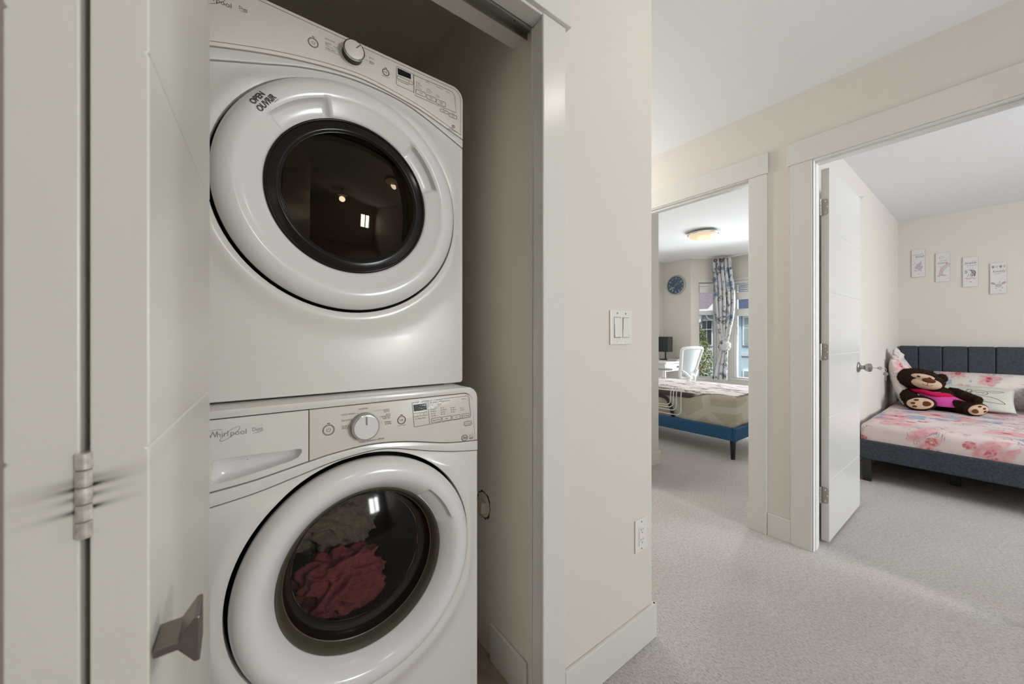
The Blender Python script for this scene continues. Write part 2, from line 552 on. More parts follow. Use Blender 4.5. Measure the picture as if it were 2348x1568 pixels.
class Print:
    """flat print: shapes in a 2D frame placed by a function (u, v) -> xyz"""
    def __init__(s, place):
        s.p0 = place
        s.k = 0
        s.mb = MB()
        o, a, b = V(place(0, 0)), V(place(0.001, 0)), V(place(0, 0.001))
        s.nrm = (a - o).cross(b - o).normalized()
    def p(s, u, v):
        q = V(s.p0(u, v)) + s.nrm*(1.5e-5*s.k)
        return (q.x, q.y, q.z)
    def up(s):
        s.k += 1
    def text(s, txt, u, v, size, align='CENTER', shear=0.0, squeeze=1.0, rot=0.0, bold=0.0):
        s.up()
        vs, fs = text2d(txt, size, align, shear, squeeze, bold)
        c, n = cos(rot), sin(rot)
        s.mb.add([s.p(u + x*c - y*n, v + x*n + y*c) for x, y in vs], fs)
        return s
    def rect(s, u0, u1, v0, v1):
        s.up()
        s.mb.add([s.p(u0, v0), s.p(u1, v0), s.p(u1, v1), s.p(u0, v1)], [(0, 1, 2, 3)])
        return s
    def line(s, pts, wd, closed=False):
        s.up()
        n = len(pts)
        vs, fs = [], []
        for i, (x, y) in enumerate(pts):
            a = pts[(i - 1) % n] if closed else pts[max(i - 1, 0)]
            b = pts[(i + 1) % n] if closed else pts[min(i + 1, n - 1)]
            d = V((b[0] - a[0], b[1] - a[1]))
            if d.length < 1e-9:
                d = V((1, 0))
            d.normalize()
            vs += [s.p(x - d.y*wd/2, y + d.x*wd/2), s.p(x + d.y*wd/2, y - d.x*wd/2)]
        for i in range(n if closed else n - 1):
            j = (i + 1) % n
            fs.append((2*i, 2*i + 1, 2*j + 1, 2*j))
        s.mb.add(vs, fs)
        return s
    def arc(s, u, v, ru, rv, a0=0.0, a1=360.0, wd=0.001, n=28, rot=0.0):
        pts = []
        full = abs(a1 - a0) >= 359.9
        for i in range(n if full else n + 1):
            a = rad(a0 + (a1 - a0)*i/n)
            x, y = ru*cos(a), rv*sin(a)
            pts.append((u + x*cos(rot) - y*sin(rot), v + x*sin(rot) + y*cos(rot)))
        return s.line(pts, wd, full)
    def disc(s, u, v, ru, rv=None, n=18, rot=0.0):
        s.up()
        rv = rv or ru
        vs = []
        for i in range(n):
            a = 2*pi*i/n
            x, y = ru*cos(a), rv*sin(a)
            vs.append(s.p(u + x*cos(rot) - y*sin(rot), v + x*sin(rot) + y*cos(rot)))
        s.mb.add(vs, [tuple(range(n))])
        return s
    def rrect(s, u0, u1, v0, v1, r, wd, n=4):
        return s.line(rr_pts(u0, u1, v0, v1, (r,)*4, n), wd, True)
    def build(s, name, m, parent=None):
        me = bpy.data.meshes.new(name)
        me.from_pydata(s.mb.v, [], s.mb.f)
        o = link(name, me, m, parent)
        o['kind'] = 'stuff'
        return o

def rr_pts(x0, x1, z0, z1, r, n=6):
    """rounded rectangle, counter-clockwise from bottom-left; r = (bl, br, tr, tl)"""
    out = []
    for (cx, cz, a0, q) in ((x0 + r[0], z0 + r[0], 180, r[0]), (x1 - r[1], z0 + r[1], 270, r[1]), (x1 - r[2], z1 - r[2], 0, r[2]), (x0 + r[3], z1 - r[3], 90, r[3])):
        if q < 1e-6:
            out.append((cx, cz))
            continue
        for i in range(n + 1):
            a = rad(a0 + 90.0*i/n)
            out.append((cx + q*cos(a), cz + q*sin(a)))
    return out

def interp(pts, x):
    if x <= pts[0][0]:
        return pts[0][1]
    for (a, b), (c, d) in zip(pts, pts[1:]):
        if x <= c:
            t = (x - a)/(c - a)
            return b + (d - b)*t
    return pts[-1][1]

def smooth_curve(pts, n=40):
    """Catmull-Rom through pts"""
    out = []
    m = len(pts)
    for i in range(m - 1):
        p0, p1, p2, p3 = pts[max(i - 1, 0)], pts[i], pts[i + 1], pts[min(i + 2, m - 1)]
        k = max(2, n//(m - 1))
        for j in range(k):
            t = j/k
            q = []
            for a, b, c, d in zip(p0, p1, p2, p3):
                q.append(0.5*((2*b) + (-a + c)*t + (2*a - 5*b + 4*c - d)*t*t + (-a + 3*b - 3*c + d)*t**3))
            out.append(tuple(q))
    out.append(tuple(pts[-1]))
    return out

def offset_poly(pts, d):
    """inset (d>0) of a counter-clockwise polygon"""
    n = len(pts)
    out = []
    for i in range(n):
        p0, p1, p2 = V(pts[i - 1]), V(pts[i]), V(pts[(i + 1) % n])
        e1, e2 = (p1 - p0), (p2 - p1)
        if e1.length < 1e-9 or e2.length < 1e-9:
            out.append(tuple(p1))
            continue
        e1.normalize()
        e2.normalize()
        n1, n2 = V((-e1.y, e1.x)), V((-e2.y, e2.x))
        b = n1 + n2
        if b.length < 1e-6:
            b = n1
        b.normalize()
        k = max(0.35, b.dot(n1))
        q = p1 + b*(d/k)
        out.append((q.x, q.y))
    return out

def panel(mb, pts, y, thick, bev=0.003):
    """front panel in the xz plane, facing -y, with an eased front edge"""
    n = len(pts)
    vs, fs = [], []
    rings = [(offset_poly(pts, bev), y), (offset_poly(pts, bev*0.3), y + bev*0.3), (pts, y + bev), (pts, y + thick)]
    for pp, yy in rings:
        vs += [(a, yy, b) for a, b in pp]
    fs.append(tuple(range(n)))
    for r in range(3):
        for i in range(n):
            j = (i + 1) % n
            fs.append((r*n + i, r*n + j, (r + 1)*n + j, (r + 1)*n + i))
    fs.append(tuple(3*n + i for i in range(n - 1, -1, -1)))
    return mb.add(vs, fs)

def ray_poly(c, a, pts):
    d = V((cos(a), sin(a)))
    best = None
    n = len(pts)
    for i in range(n):
        p, q = V(pts[i]) - V(c), V(pts[(i + 1) % n]) - V(c)
        e = q - p
        den = d.x*e.y - d.y*e.x
        if abs(den) < 1e-12:
            continue
        t = (p.x*e.y - p.y*e.x)/den
        u = (p.x*d.y - p.y*d.x)/den
        if t > 0 and -1e-6 <= u <= 1 + 1e-6 and (best is None or t > best):
            best = t
    return best

def holed_panel(mb, outer, hole, c, y, thick, bev=0.003, rings=(0, 0.08, 0.25, 0.5, 0.75), lift=None, n=160):
    """panel with a hole, both star-shaped about c; lift(r_abs, angle)->outward bulge"""
    angs = [2*pi*i/n for i in range(n)]
    for pts in (outer, hole):
        for p in pts:
            angs.append(math.atan2(p[1] - c[1], p[0] - c[0]) % (2*pi))
    angs = sorted(angs)
    aa = [angs[0]]
    for a in angs[1:]:
        if a - aa[-1] > 1e-4:
            aa.append(a)
    angs = aa
    m = len(angs)
    ri = [ray_poly(c, a, hole) for a in angs]
    ro = [ray_poly(c, a, outer) for a in angs]
    inset = offset_poly(outer, bev)
    rn = [ray_poly(c, a, inset) or (b - bev) for a, b in zip(angs, ro)]
    layers = [[(r, y + thick) for r in ri], [(r, y + bev) for r in ri]]
    for s_ in list(rings) + [1.0]:
        L = []
        for k, a in enumerate(angs):
            r0 = ri[k] + bev*0.8
            r = r0 + (rn[k] - r0)*s_
            L.append((r, y - (lift(r, a, ro[k]) if lift else 0.0)))
        layers.append(L)
    layers.append([(r, y + bev) for r in ro])
    layers.append([(r, y + thick) for r in ro])
    vs, fs = [], []
    for L in layers:
        for k, (r, yy) in enumerate(L):
            vs.append((c[0] + r*cos(angs[k]), yy, c[1] + r*sin(angs[k])))
    for i in range(len(layers) - 1):
        for k in range(m):
            k2 = (k + 1) % m
            fs.append((i*m + k, i*m + k2, (i + 1)*m + k2, (i + 1)*m + k))
    return mb.add(vs, fs)

def mod_lathe(mb, prof, c, n=224, recess=()):
    """door ring about the y axis. prof: (r, out, weight); recess: (a0, a1, depth) in degrees"""
    vs, fs = [], []
    for (r, o, wt) in prof:
        for k in range(n):
            a = 360.0*k/n
            q = 0.0
            for (a0, a1, dep) in recess:
                x = (a - a0) % 360.0
                wid = (a1 - a0)
                if x <= wid:
                    e = min(x, wid - x)/3.2
                    e = max(0.0, min(1.0, e))
                    q = max(q, dep*e*e*(3 - 2*e))
            vs.append((c[0] + r*cos(rad(a)), -(o - q*wt), c[1] + r*sin(rad(a))))
    for i in range(len(prof) - 1):
        for k in range(n):
            k2 = (k + 1) % n
            fs.append((i*n + k, i*n + k2, (i + 1)*n + k2, (i + 1)*n + k))
    return mb.add(vs, fs)

# ------------------------------------------------------------------ the shell
CZ = 2.436
YW = 0.780          # hall face of the closet wall
XW = 2.4076         # hall face of the bedroom door wall
XB = 2.500          # bedroom face of that wall
HD = 2.056          # door head

S('floor', MB().box(-2.0, 6.9, -3.4, 3.75, -0.12, 0.0), M['carpet'])
S('ceiling', MB().box(-2.0, 6.9, -3.4, 3.75, CZ, CZ + 0.12), M['ceil'])
S('floor_closet', MB().box(-0.14, 0.705, 0.86, 1.95, 0.0, 0.004), M['vinyl'])

# closet wall with the light switch, solid as far as the corridor
S('wall_center', MB().box(0.705, 1.237, YW, 2.75, 0, CZ), M['wall'])
S('wall_closet_header', MB().box(-0.145, 0.705, YW, 0.934, 2.052, CZ), M['wall'])
S('wall_left', MB().box(-2.0, -0.145, YW, 0.934, 0, CZ), M['wall'])
S('wall_closet_right', MB().box(0.7045, 0.7075, 0.8225, 1.95, 0, CZ), M['closet'])
S('wall_closet_back', MB().box(-0.25, 0.705, 1.95, 2.05, 0, CZ), M['closet'])
S('wall_closet_left', MB().box(-0.25, -0.145, 0.934, 1.95, 0, CZ), M['closet'])
S('ceiling_closet', MB().box(-0.145, 0.7045, 0.934, 1.95, CZ - 0.006, CZ), M['closet'])
S('wall_corridor_end', MB().box(1.237, XW, 2.65, 2.75, 0, CZ), M['wall'])
S('wall_hall_left', MB().box(-2.0, -1.9, -3.3, YW, 0, CZ), M['wall'])
m = MB()
m.box(-1.9, 1.45, -3.3, -3.2, 0, CZ).box(2.15, XW, -3.3, -3.2, 0, CZ).box(1.45, 2.15, -3.3, -3.2, 0, 1.0).box(1.45, 2.15, -3.3, -3.2, 1.9, CZ)
S('wall_back', m, M['wall'])

D1 = (0.876, 1.600)
D2 = (-0.165, 0.581)
m = MB()
m.box(XW, XB, -3.3, D2[0], 0, CZ).box(XW, XB, D2[0], D2[1], HD, CZ).box(XW, XB, D2[1], D1[0], 0, CZ)
m.box(XW, XB, D1[0], D1[1], HD, CZ).box(XW, XB, D1[1], 2.75, 0, CZ)
S('wall_right', m, M['wall'])

# bedroom behind the right-hand door
S('wall_between_bedrooms', MB().box(XB, 6.14, 0.683, 0.80, 0, CZ), M['wall'])
m = MB()
m.box(6.02, 6.14, -2.7, 0.683, 0, CZ)
S('wall_bedroom_far', m, M['wall'])
S('wall_bedroom_right', MB().box(XB, 3.05, -2.8, -2.7, 0, CZ).box(4.45, 6.14, -2.8, -2.7, 0, CZ).box(3.05, 4.45, -2.8, -2.7, 0, 0.9).box(3.05, 4.45, -2.8, -2.7, 2.1, CZ), M['wall'])
# bedroom behind the left-hand door
S('wall_bedroom_closet', MB().box(XB, 2.98, 1.81, 3.65, 0, CZ), M['wall'])
S('wall_bedroom_left', MB().box(2.98, 6.12, 3.55, 3.67, 0, CZ), M['wall'])
S('wall_clock', MB().box(6.0, 6.12, 3.06, 3.55, 0, CZ), M['wall'])
C1, C2, C3, C4 = (6.0, 3.06), (6.4, 2.66), (6.4, 1.30), (6.0, 0.90)
r2 = math.sqrt(0.5)
def along(a, b, t):
    d = (V(b) - V(a)).normalized()
    return tuple(V(a) + d*t)
TH = 0.12
wa0, wa1 = 0.125, 0.405     # left bay window opening, measured along its wall
m = MB()
m.obox(C1, along(C1, C2, wa0), 0, TH, 0, CZ).obox(along(C1, C2, wa1), C2, 0, TH, 0, CZ)
m.obox(along(C1, C2, wa0), along(C1, C2, wa1), 0, TH, 0, 0.445).obox(along(C1, C2, wa0), along(C1, C2, wa1), 0, TH, 2.03, CZ)
S('wall_bay_left', m, M['wall'])
WB = (2.585, 1.45)          # front bay window in y
m = MB()
m.box(6.4, 6.52, WB[0], 2.72, 0, CZ).box(6.4, 6.52, 1.25, WB[1], 0, CZ).box(6.4, 6.52, WB[1], WB[0], 0, 0.455).box(6.4, 6.52, WB[1], WB[0], 2.03, CZ)
S('wall_bay_front', m, M['wall'])
m = MB().obox(C3, C4, 0, TH, 0, CZ)
S('wall_bay_right', m, M['wall'])
S('wall_bay_return', MB().box(6.0, 6.12, 0.68, 0.92, 0, CZ), M['wall'])

# trim -------------------------------------------------------------
bv = dict(bevel=0.002, seg=2)
S('baseboard_center', MB().box(0.774, 1.2505, 0.768, YW, 0, 0.128).box(1.237, 1.2505, 0.768, 2.65, 0, 0.128), M['trim'], bevel=0.003)
S('baseboard_closet', MB().box(0.694, 0.7045, 0.862, 1.06, 0.0, 0.128), M['trim'], bevel=0.003)
S('baseboard_right', MB().box(2.3976, XW, 0.6755, 0.786, 0, 0.125), M['trim'], **bv)
S('baseboard_bedroom_closet', MB().box(2.56, 2.994, 1.797, 1.81, 0, 0.125).box(2.98, 2.994, 1.797, 3.5, 0, 0.125), M['trim'], **bv)
S('baseboard_between', MB().box(3.35, 6.0, 0.671, 0.683, 0, 0.11), M['trim'], **bv)
S('baseboard_bedroom_far', MB().box(6.008, 6.02, -2.6, 0.671, 0, 0.11), M['trim'], **bv)
# closet opening
S('trim_1', MB().box(0.684, 0.774, 0.768, YW, 0, 2.043), M['trim'], bevel=0.004)
S('trim_2', MB().box(-0.24, 0.787, 0.757, YW, 2.043, 2.16), M['trim'], bevel=0.002)
S('trim_3', MB().box(0.689, 0.7045, 0.772, 0.8225, 0, 2.052).box(-0.145, 0.689, 0.772, 0.8225, 2.037, 2.052), M['trim'], bevel=0.0025)
S('trim_4', MB().box(-0.24, -0.13, 0.768, YW, 0, 2.043), M['trim'], bevel=0.003)
# bedroom door casings, heads and linings
S('trim_5', MB().box(2.3956, XW, 0.7885, 0.881, 0, HD), M['trim'], bevel=0.002)
S('trim_6', MB().box(2.390, XW, 0.7836, 1.72, HD, 2.172), M['trim'], bevel=0.002)
S('trim_7', MB().box(2.3956, XW, 0.583, 0.6755, 0, HD), M['trim'], bevel=0.002)
S('trim_8', MB().box(2.390, XW, -0.30, 0.691, HD, 2.174), M['trim'], bevel=0.002)
S('trim_9', MB().box(2.3956, XW, -0.262, -0.17, 0, HD), M['trim'], bevel=0.002)
S('trim_10', MB().box(2.3956, XW, 1.60, 1.69, 0, HD), M['trim'], bevel=0.002)
def lining(name, y0, y1):
    m = MB()
    m.box(2.400, XB, y1 - 0.003, y1 + 0.0, 0, HD - 0.004).box(2.400, XB, y0, y0 + 0.003, 0, HD - 0.004).box(2.400, XB, y0, y1, HD - 0.006, HD)
    # stops
    m.box(2.430, 2.465, y1 - 0.007, y1 - 0.003, 0, HD - 0.006).box(2.430, 2.465, y0 + 0.003, y0 + 0.014, 0, HD - 0.006).box(2.430, 2.465, y0, y1, HD - 0.016, HD - 0.006)
    return S(name, m, M['door'], bevel=0.001)
lining('trim_11', *D1)
lining('trim_12', *D2)
S('trim_13', MB().box(XB, XB + 0.012, 0.590, 0.66, 0, HD).box(XB, XB + 0.012, 0.80, 0.868, 0, HD), M['trim'], bevel=0.002)

# closet door track at the head
t = thing('door_track', 'grey metal sliding track fixed under the closet opening head', 'track', (0.28, 0.843, 2.03))
MB().box(-0.42, 0.4205, -0.0205, -0.017, 0.0, 0.022).box(-0.42, 0.4205, 0.016, 0.019, 0.0, 0.022).box(-0.42, 0.4205, -0.017, 0.016, 0.019, 0.022).build('channel', M['hinge'], t)
MB().box(-0.42, 0.40, 0.020, 0.026, 0.006, 0.022).build('lip', M['trim'], t)
for xx in (0.18, 0.36):
    MB().lathe([(0.0035, 0.0), (0.003, -0.002), (0.0, -0.0025)], 12, c=(xx, 0.0, 0.019)).build('screw', M['slot'], t, smooth=True)

# ------------------------------------------------------------------ folding closet door
def grooved_leaf(mb, L, T, z0, z1, grooves, g=0.006, dep=0.004):
    """slab along +x from 0..L, y 0 (face) .. T, with V grooves cut across the y=0 face"""
    zs = [z0]
    for z in grooves:
        zs += [z - g/2, z, z + g/2]
    zs.append(z1)
    ys = [0.0]
    for z in grooves:
        ys += [0.0, dep, 0.0]
    ys.append(0.0)
    prof = list(zip(ys, zs)) + [(T, z1), (T, z0)]
    n = len(prof)
    vs = [(0, y, z) for y, z in prof] + [(L, y, z) for y, z in prof]
    fs = [tuple(range(n)), tuple(range(2*n - 1, n - 1, -1))] + [(i, i + n, (i + 1) % n + n, (i + 1) % n) for i in range(n)]
    return mb.add(vs, fs)
GR = (0.345, 0.69, 1.03, 1.37, 1.71)
bif = thing('door_2', 'white folding closet door, folded open at the edge of the closet', 'door', (-0.08, 0.64, 0.0))
struct(bif)
def leaf_obj(name, p0, p1, T, side, m_):
    """leaf from p0 to p1, grooved face on the right-hand side of travel when side=-1"""
    d = (V(p1) - V(p0))
    L = d.length
    ang = math.atan2(d.y, d.x)
    mb = MB()
    grooved_leaf(mb, L, T, 0.012, 2.03, GR, 0.004, 0.002)
    R = Matrix.Rotation(ang, 4, 'Z')
    vs = []
    for v in mb.v:
        q = V(v)
        q.y = q.y*side
        q = R @ q
        vs.append((q.x + p0[0] - bif.location.x, q.y + p0[1] - bif.location.y, q.z))
    mb.v = vs
    return mb.build(name, m_, bif, bevel=0.0018, seg=2)
NEAR = 0.440
leaf_obj('door_panel', (-0.144*NEAR, NEAR), (-0.0445, 0.85), 0.035, 1, M['bifold'])
leaf_obj('door_panel', (-0.3205*NEAR, NEAR), (-0.1395, 0.85), 0.038, -1, M['bifold'])
hg = MB()
hx, hy = -0.1006, 0.4385
for k in range(5):
    z0 = 0.9645 + k*0.0137
    hg.lathe([(0.0, z0), (0.0045, z0 + 0.0001), (0.0049, z0 + 0.0005), (0.0049, z0 + 0.0126), (0.0045, z0 + 0.0130), (0.0, z0 + 0.0131)], 20, c=(hx - bif.location.x, hy - bif.location.y, 0))
hg.box(hx - 0.0022 - bif.location.x, hx - 0.0006 - bif.location.x, hy - bif.location.y, hy + 0.030 - bif.location.y, 0.9645, 1.0325)
hg.box(hx + 0.0006 - bif.location.x, hx + 0.0022 - bif.location.x, hy - bif.location.y, hy + 0.030 - bif.location.y, 0.9645, 1.0325)
h_ = hg.build('hinge', mat('painted_worn_hinge', (0.62, 0.60, 0.55), 0.3, metal=0.35, bump=(120, 0.3, 0.002), var=0.35), bif, smooth=True)
h_['label'] = 'worn five-knuckle hinge with paint rubbed off'
# flared square pull: profile in (outward, z) swept along the leaf
fx = -0.0762 + 0.0291*0.462
prof = [(0.0, -0.004), (0.016, -0.004), (0.0275, -0.0205), (0.0315, -0.0205), (0.0315, 0.0205), (0.0275, 0.0205), (0.016, 0.004), (0.0, 0.004)]
kb = MB()
kb.prism([(fx + 0.001 + a - bif.location.x, 0.846 + b) for a, b in prof], 'y', 0.4435 - bif.location.y, 0.4815 - bif.location.y)
k_ = kb.build('pull_knob', M['nickel'], bif, bevel=0.0012, seg=2)
k_['label'] = 'flared square satin nickel pull knob'

# ------------------------------------------------------------------ stacked laundry machines
MX = 0.242
HW = 0.342
def cab(mb, z0, z1, depth, y0=0.012):
    pts = rr_pts(-HW, HW, z0, z1, (0.008, 0.008, 0.036, 0.036), 8)
    n = len(pts)
    ins = offset_poly(pts, 0.006)
    vs = [(a, y0, b) for a, b in ins] + [(a, y0 + 0.006, b) for a, b in pts] + [(a, depth, b) for a, b in pts]
    fs = [tuple(range(3*n - 1, 2*n - 1, -1))]
    for r in range(2):
        fs += [(r*n + i, r*n + (i + 1) % n, (r + 1)*n + (i + 1) % n, (r + 1)*n + i) for i in range(n)]
    return mb.add(vs, fs)

def cut(pts, fn):
    return [p for p in pts if fn(p)]

def dome(mb, c, r, o0, o1, rings=14, n=96):
    prof = []
    for i in range(rings + 1):
        q = 1 - i/rings
        prof.append((max(r*q, 0.0), -(o0 + (o1 - o0)*(1 - q*q))))
    return mb.lathe(prof, n, 'y', (c[0], 0, c[1]), cap=False)

def dial(parent, c, y, r, h, ang, base_col, notch):
    k = thing_part('dial', parent)
    return k

def ring_outline(cx, cz, r, n=96):
    return [(cx + r*cos(2*pi*i/n), cz + r*sin(2*pi*i/n)) for i in range(n)]

def place_front(y):
    return lambda u, v: (u, y, v)

def power_icon(P, u, v, r, wd):
    P.arc(u, v, r, r, 125, 415, wd, 20)
    P.rect(u - wd/2, u + wd/2, v + r*0.15, v + r*1.15)
def play_icon(P, u, v, s_):
    P.line([(u - s_, v - s_), (u - s_, v + s_), (u + s_*0.35, v)], 0.0009, True)
    P.rect(u + s_*0.75, u + s_*1.0, v - s_, v + s_)
    P.rect(u + s_*1.45, u + s_*1.7, v - s_, v + s_)

# ---------- dryer (upper machine)
DY = 1.055
dr = thing('tumble_dryer', 'white front-loading dryer stacked on top, round door with black smoked glass', 'dryer', (MX, DY, 0.978))
Z0 = 0.978
def dz(pts):
    return [(x, z - Z0) for x, z in pts]
DT = 1.934 - Z0
body = cab(MB(), 0.0, DT, 0.74, 0.010).build('cabinet', M['white'], dr, smooth=True)
DC = (0.000, 1.497)
holed_panel(MB(), offset_poly(rr_pts(-HW, HW, 0.0, DT, (0.006, 0.006, 0.036, 0.036), 8), 0.004), ring_outline(DC[0], DC[1] - Z0, 0.175), (DC[0], DC[1] - Z0), 0.007, 0.0045, 0.0004, (0, 0.5)).build('seam_backing', M['seam'], dr)
up = smooth_curve([(-HW, 1.758), (-0.295, 1.7748), (-0.2037, 1.8022), (-0.1237, 1.8206), (-0.0407, 1.8336), (0.0459, 1.8372), (0.1793, 1.8192), (0.26, 1.797), (HW, 1.7725)], 48)
lo = smooth_curve([(-HW, 1.726), (-0.295, 1.7448), (-0.2037, 1.7776), (-0.1237, 1.8054), (-0.0344, 1.8243), (0.05, 1.8280), (0.1399, 1.8195), (0.2205, 1.7951), (HW, 1.7445)], 48)
g = 0.0016
# console: the upper curve to the rounded top corners
top = rr_pts(-HW, HW, 1.70, 1.934, (0, 0, 0.036, 0.036), 10)[2:]
con = [(x, z + g) for x, z in up] + top
MBp = panel(MB(), dz(con), -0.004, 0.012, 0.0016)
cns = MBp.build('console', M['console'], dr, smooth=True, angle=30)
band = [(x, z + g) for x, z in lo] + [(x, z - g) for x, z in reversed(up)]
panel(MB(), dz(band), -0.003, 0.011, 0.0012).build('trim_band', M['white'], dr, smooth=True, angle=30)
DC = (0.000, 1.497)
low = [(-HW, 0.978), (HW, 0.978)] + [(x, z - g) for x, z in reversed(lo)]
low = [(-HW + 0.006, 0.978), (HW - 0.006, 0.978), (HW, 0.984)] + [(x, z - g) for x, z in reversed(lo)] + [(-HW, 0.984)]
DR = 0.2985
def lift_d(r, a, ro):
    d = min(1.0, max(0.0, (ro - r)/0.05))
    return 0.012*math.exp(-((r - 0.322)/0.028)**2)*d*d*(3 - 2*d)
holed_panel(MB(), dz(low), dz(ring_outline(DC[0], DC[1], DR + 0.0065)), (DC[0], DC[1] - Z0), -0.002, 0.010, 0.0014, (0, 0.03, 0.06, 0.10, 0.15, 0.21, 0.28, 0.36, 0.5, 0.7, 0.88), lift_d, 220).build('front_panel', M['white'], dr, smooth=True, angle=30)
dc = (DC[0], DC[1] - Z0)
prof = [(DR - 0.004, -0.006, 0), (DR - 0.001, 0.008, 0), (DR, 0.014, 0), (DR - 0.001, 0.022, 0), (DR - 0.006, 0.031, 0), (DR - 0.016, 0.040, 0), (DR - 0.028, 0.045, 0), (DR - 0.040, 0.0465, 0), (DR - 0.050, 0.0455, 0), (0.2415, 0.0415, 0.0), (0.2395, 0.0405, 0.9), (0.236, 0.039, 1), (0.226, 0.035, 1), (0.215, 0.031, 1), (0.207, 0.028, 0.85), (0.202, 0.026, 0.7), (0.1995, 0.020, 0)]
ring = mod_lathe(MB(), prof, dc, 288, ((105, 143, 0.016), (16, 51, 0.016))).build('door_ring', M['ring'], dr, smooth=True, angle=50)
ring['label'] = 'glossy white door ring with two finger recesses'
rimp = [(0.2000, -0.014), (0.2000, -0.026), (0.1975, -0.029), (0.1945, -0.0285), (0.1935, -0.026), (0.188, -0.027), (0.176, -0.030), (0.1695, -0.030), (0.1675, -0.027), (0.164, -0.0265)]
MB().lathe(rimp, 128, 'y', (dc[0], 0, dc[1]), cap=False).build('glass_rim', M['black_gloss'], dr, smooth=True, angle=60)
dome(MB(), dc, 0.1655, 0.0265, 0.058).build('door_glass', M['dglass'], dr, smooth=True)
MB().lathe([(0.176, 0.0115), (0.178, 0.05), (0.25, 0.06), (0.25, 0.45), (0.0, 0.46)], 64, 'y', (dc[0], 0, dc[1]), cap=False).build('drum', mat('dryer_drum', (0.09, 0.075, 0.055), 0.5), dr, smooth=True)
# dial
kx, kz = 0.0005, 1.890 - Z0
kn = MB()
kn.lathe([(0.0295, -0.0045), (0.0285, -0.0065), (0.0262, -0.007)], 64, 'y', (kx, 0, kz), cap=False)
kn.build('dial_collar', M['console'], dr, smooth=True)
kn = MB().lathe([(0.0262, -0.005), (0.0258, -0.024), (0.0265, -0.0255)], 64, 'y', (kx, 0, kz), cap=False)
ks = kn.build('dial', M['black'], dr, smooth=True)
MB().lathe([(0.0262, -0.0245), (0.0272, -0.026), (0.0272, -0.0285), (0.0255, -0.0302), (0.0240, -0.0302)], 64, 'y', (kx, 0, kz), cap=False).build('dial_bezel', M['chrome'], ks, smooth=True)
MB().lathe([(0.0242, -0.0300), (0.0236, -0.0305), (0.0, -0.0312)], 64, 'y', (kx, 0, kz), cap=False).build('dial_face', M['console'], ks, smooth=True)
a = rad(50)
Pt = Print(place_front(-0.0316))
Pt.line([(kx + 0.007*cos(a), kz + 0.007*sin(a)), (kx + 0.0225*cos(a), kz + 0.0225*sin(a))], 0.0022)
Pt.build('dial_mark', M['print'], ks)
FR = -0.0043
P = Print(place_front(FR))
def pz(z):
    return z - Z0
P.line([(x, z - Z0) for x, z in offset_poly(con, 0.0085)], 0.0011, True)
P.text('DELICATES', -0.0655, pz(1.9030), 0.0047, 'LEFT')
P.rect(-0.036, -0.029, pz(1.9045), pz(1.9050))
P.text('QUICK', -0.0655, pz(1.8930), 0.0047, 'LEFT').text('DRY', -0.0655, pz(1.8886), 0.0047, 'LEFT').rect(-0.046, -0.030, pz(1.8925), pz(1.8930)).rect(-0.0655, -0.046, pz(1.8862), pz(1.8868))
P.text('TIMED DRY', -0.0655, pz(1.8790), 0.0047, 'LEFT').rect(-0.0655, -0.030, pz(1.8762), pz(1.8768))
P.text('NORMAL', 0.0, pz(1.9222), 0.0052)
P.text('BULKY', 0.0455, pz(1.9043), 0.0047, 'LEFT').rect(0.034, 0.039, pz(1.9058), pz(1.9063))
P.text('HEAVY', 0.0455, pz(1.8938), 0.0047, 'LEFT').text('DUTY', 0.0465, pz(1.8893), 0.0047, 'LEFT').rect(0.034, 0.041, pz(1.8935), pz(1.8940))
for (bx, bz, br) in ((-0.093, 1.8794, 0.0118), (0.0914, 1.884, 0.0096)):
    P.arc(bx, pz(bz), br, br, wd=0.0010).arc(bx, pz(bz), br*0.86, br*0.86, wd=0.0010)
    P.rect(bx - 0.003, bx + 0.003, pz(bz + br*1.22), pz(bz + br*1.22) + 0.0018)
power_icon(P, -0.093, pz(1.8794), 0.0036, 0.0008)
play_icon(P, 0.0900, pz(1.884), 0.0028)
P.text('HOLD TO START', 0.0914, pz(1.8700), 0.0030)
P.line([(0.1221, pz(1.9135)), (0.1221, pz(1.8640)), (0.1245, pz(1.8615)), (0.1745, pz(1.8605)), (0.1735, pz(1.9140)), (0.1245, pz(1.9155))], 0.0010, True)
P.rect(0.1740, 0.1752, pz(1.858), pz(1.912))
P.line([(0.1735, pz(1.9128)), (0.290, pz(1.9145)), (0.3050, pz(1.9125)), (0.3120, pz(1.9040)), (0.3165, pz(1.851)), (0.18, pz(1.8525))], 0.0010, True)
P.rrect(0.1243, 0.1715, pz(1.8805), pz(1.8890), 0.002, 0.0009)
P.text('-', 0.136, pz(1.8830), 0.006).text('+', 0.160, pz(1.8830), 0.006)
P.text('Control Time', 0.133, pz(1.8742), 0.0046, 'LEFT').disc(0.1290, pz(1.8758), 0.0012)
for i, tx in enumerate(('High', 'Medium', 'Low', 'Ex. Low')):
    P.text(tx, 0.187, pz(1.8930 - i*0.0052), 0.0040, 'LEFT').disc(0.1835, pz(1.8943 - i*0.0052), 0.0011)
for i, tx in enumerate(('More', 'Normal', 'Less')):
    P.text(tx, 0.2205, pz(1.8868 - i*0.0052), 0.0040, 'LEFT').disc(0.2170, pz(1.8881 - i*0.0052), 0.0011)
for i, tx in enumerate(('On', 'Off')):
    P.text(tx, 0.2525, pz(1.8805 - i*0.0052), 0.0040, 'LEFT').disc(0.2490, pz(1.8818 - i*0.0052), 0.0011)
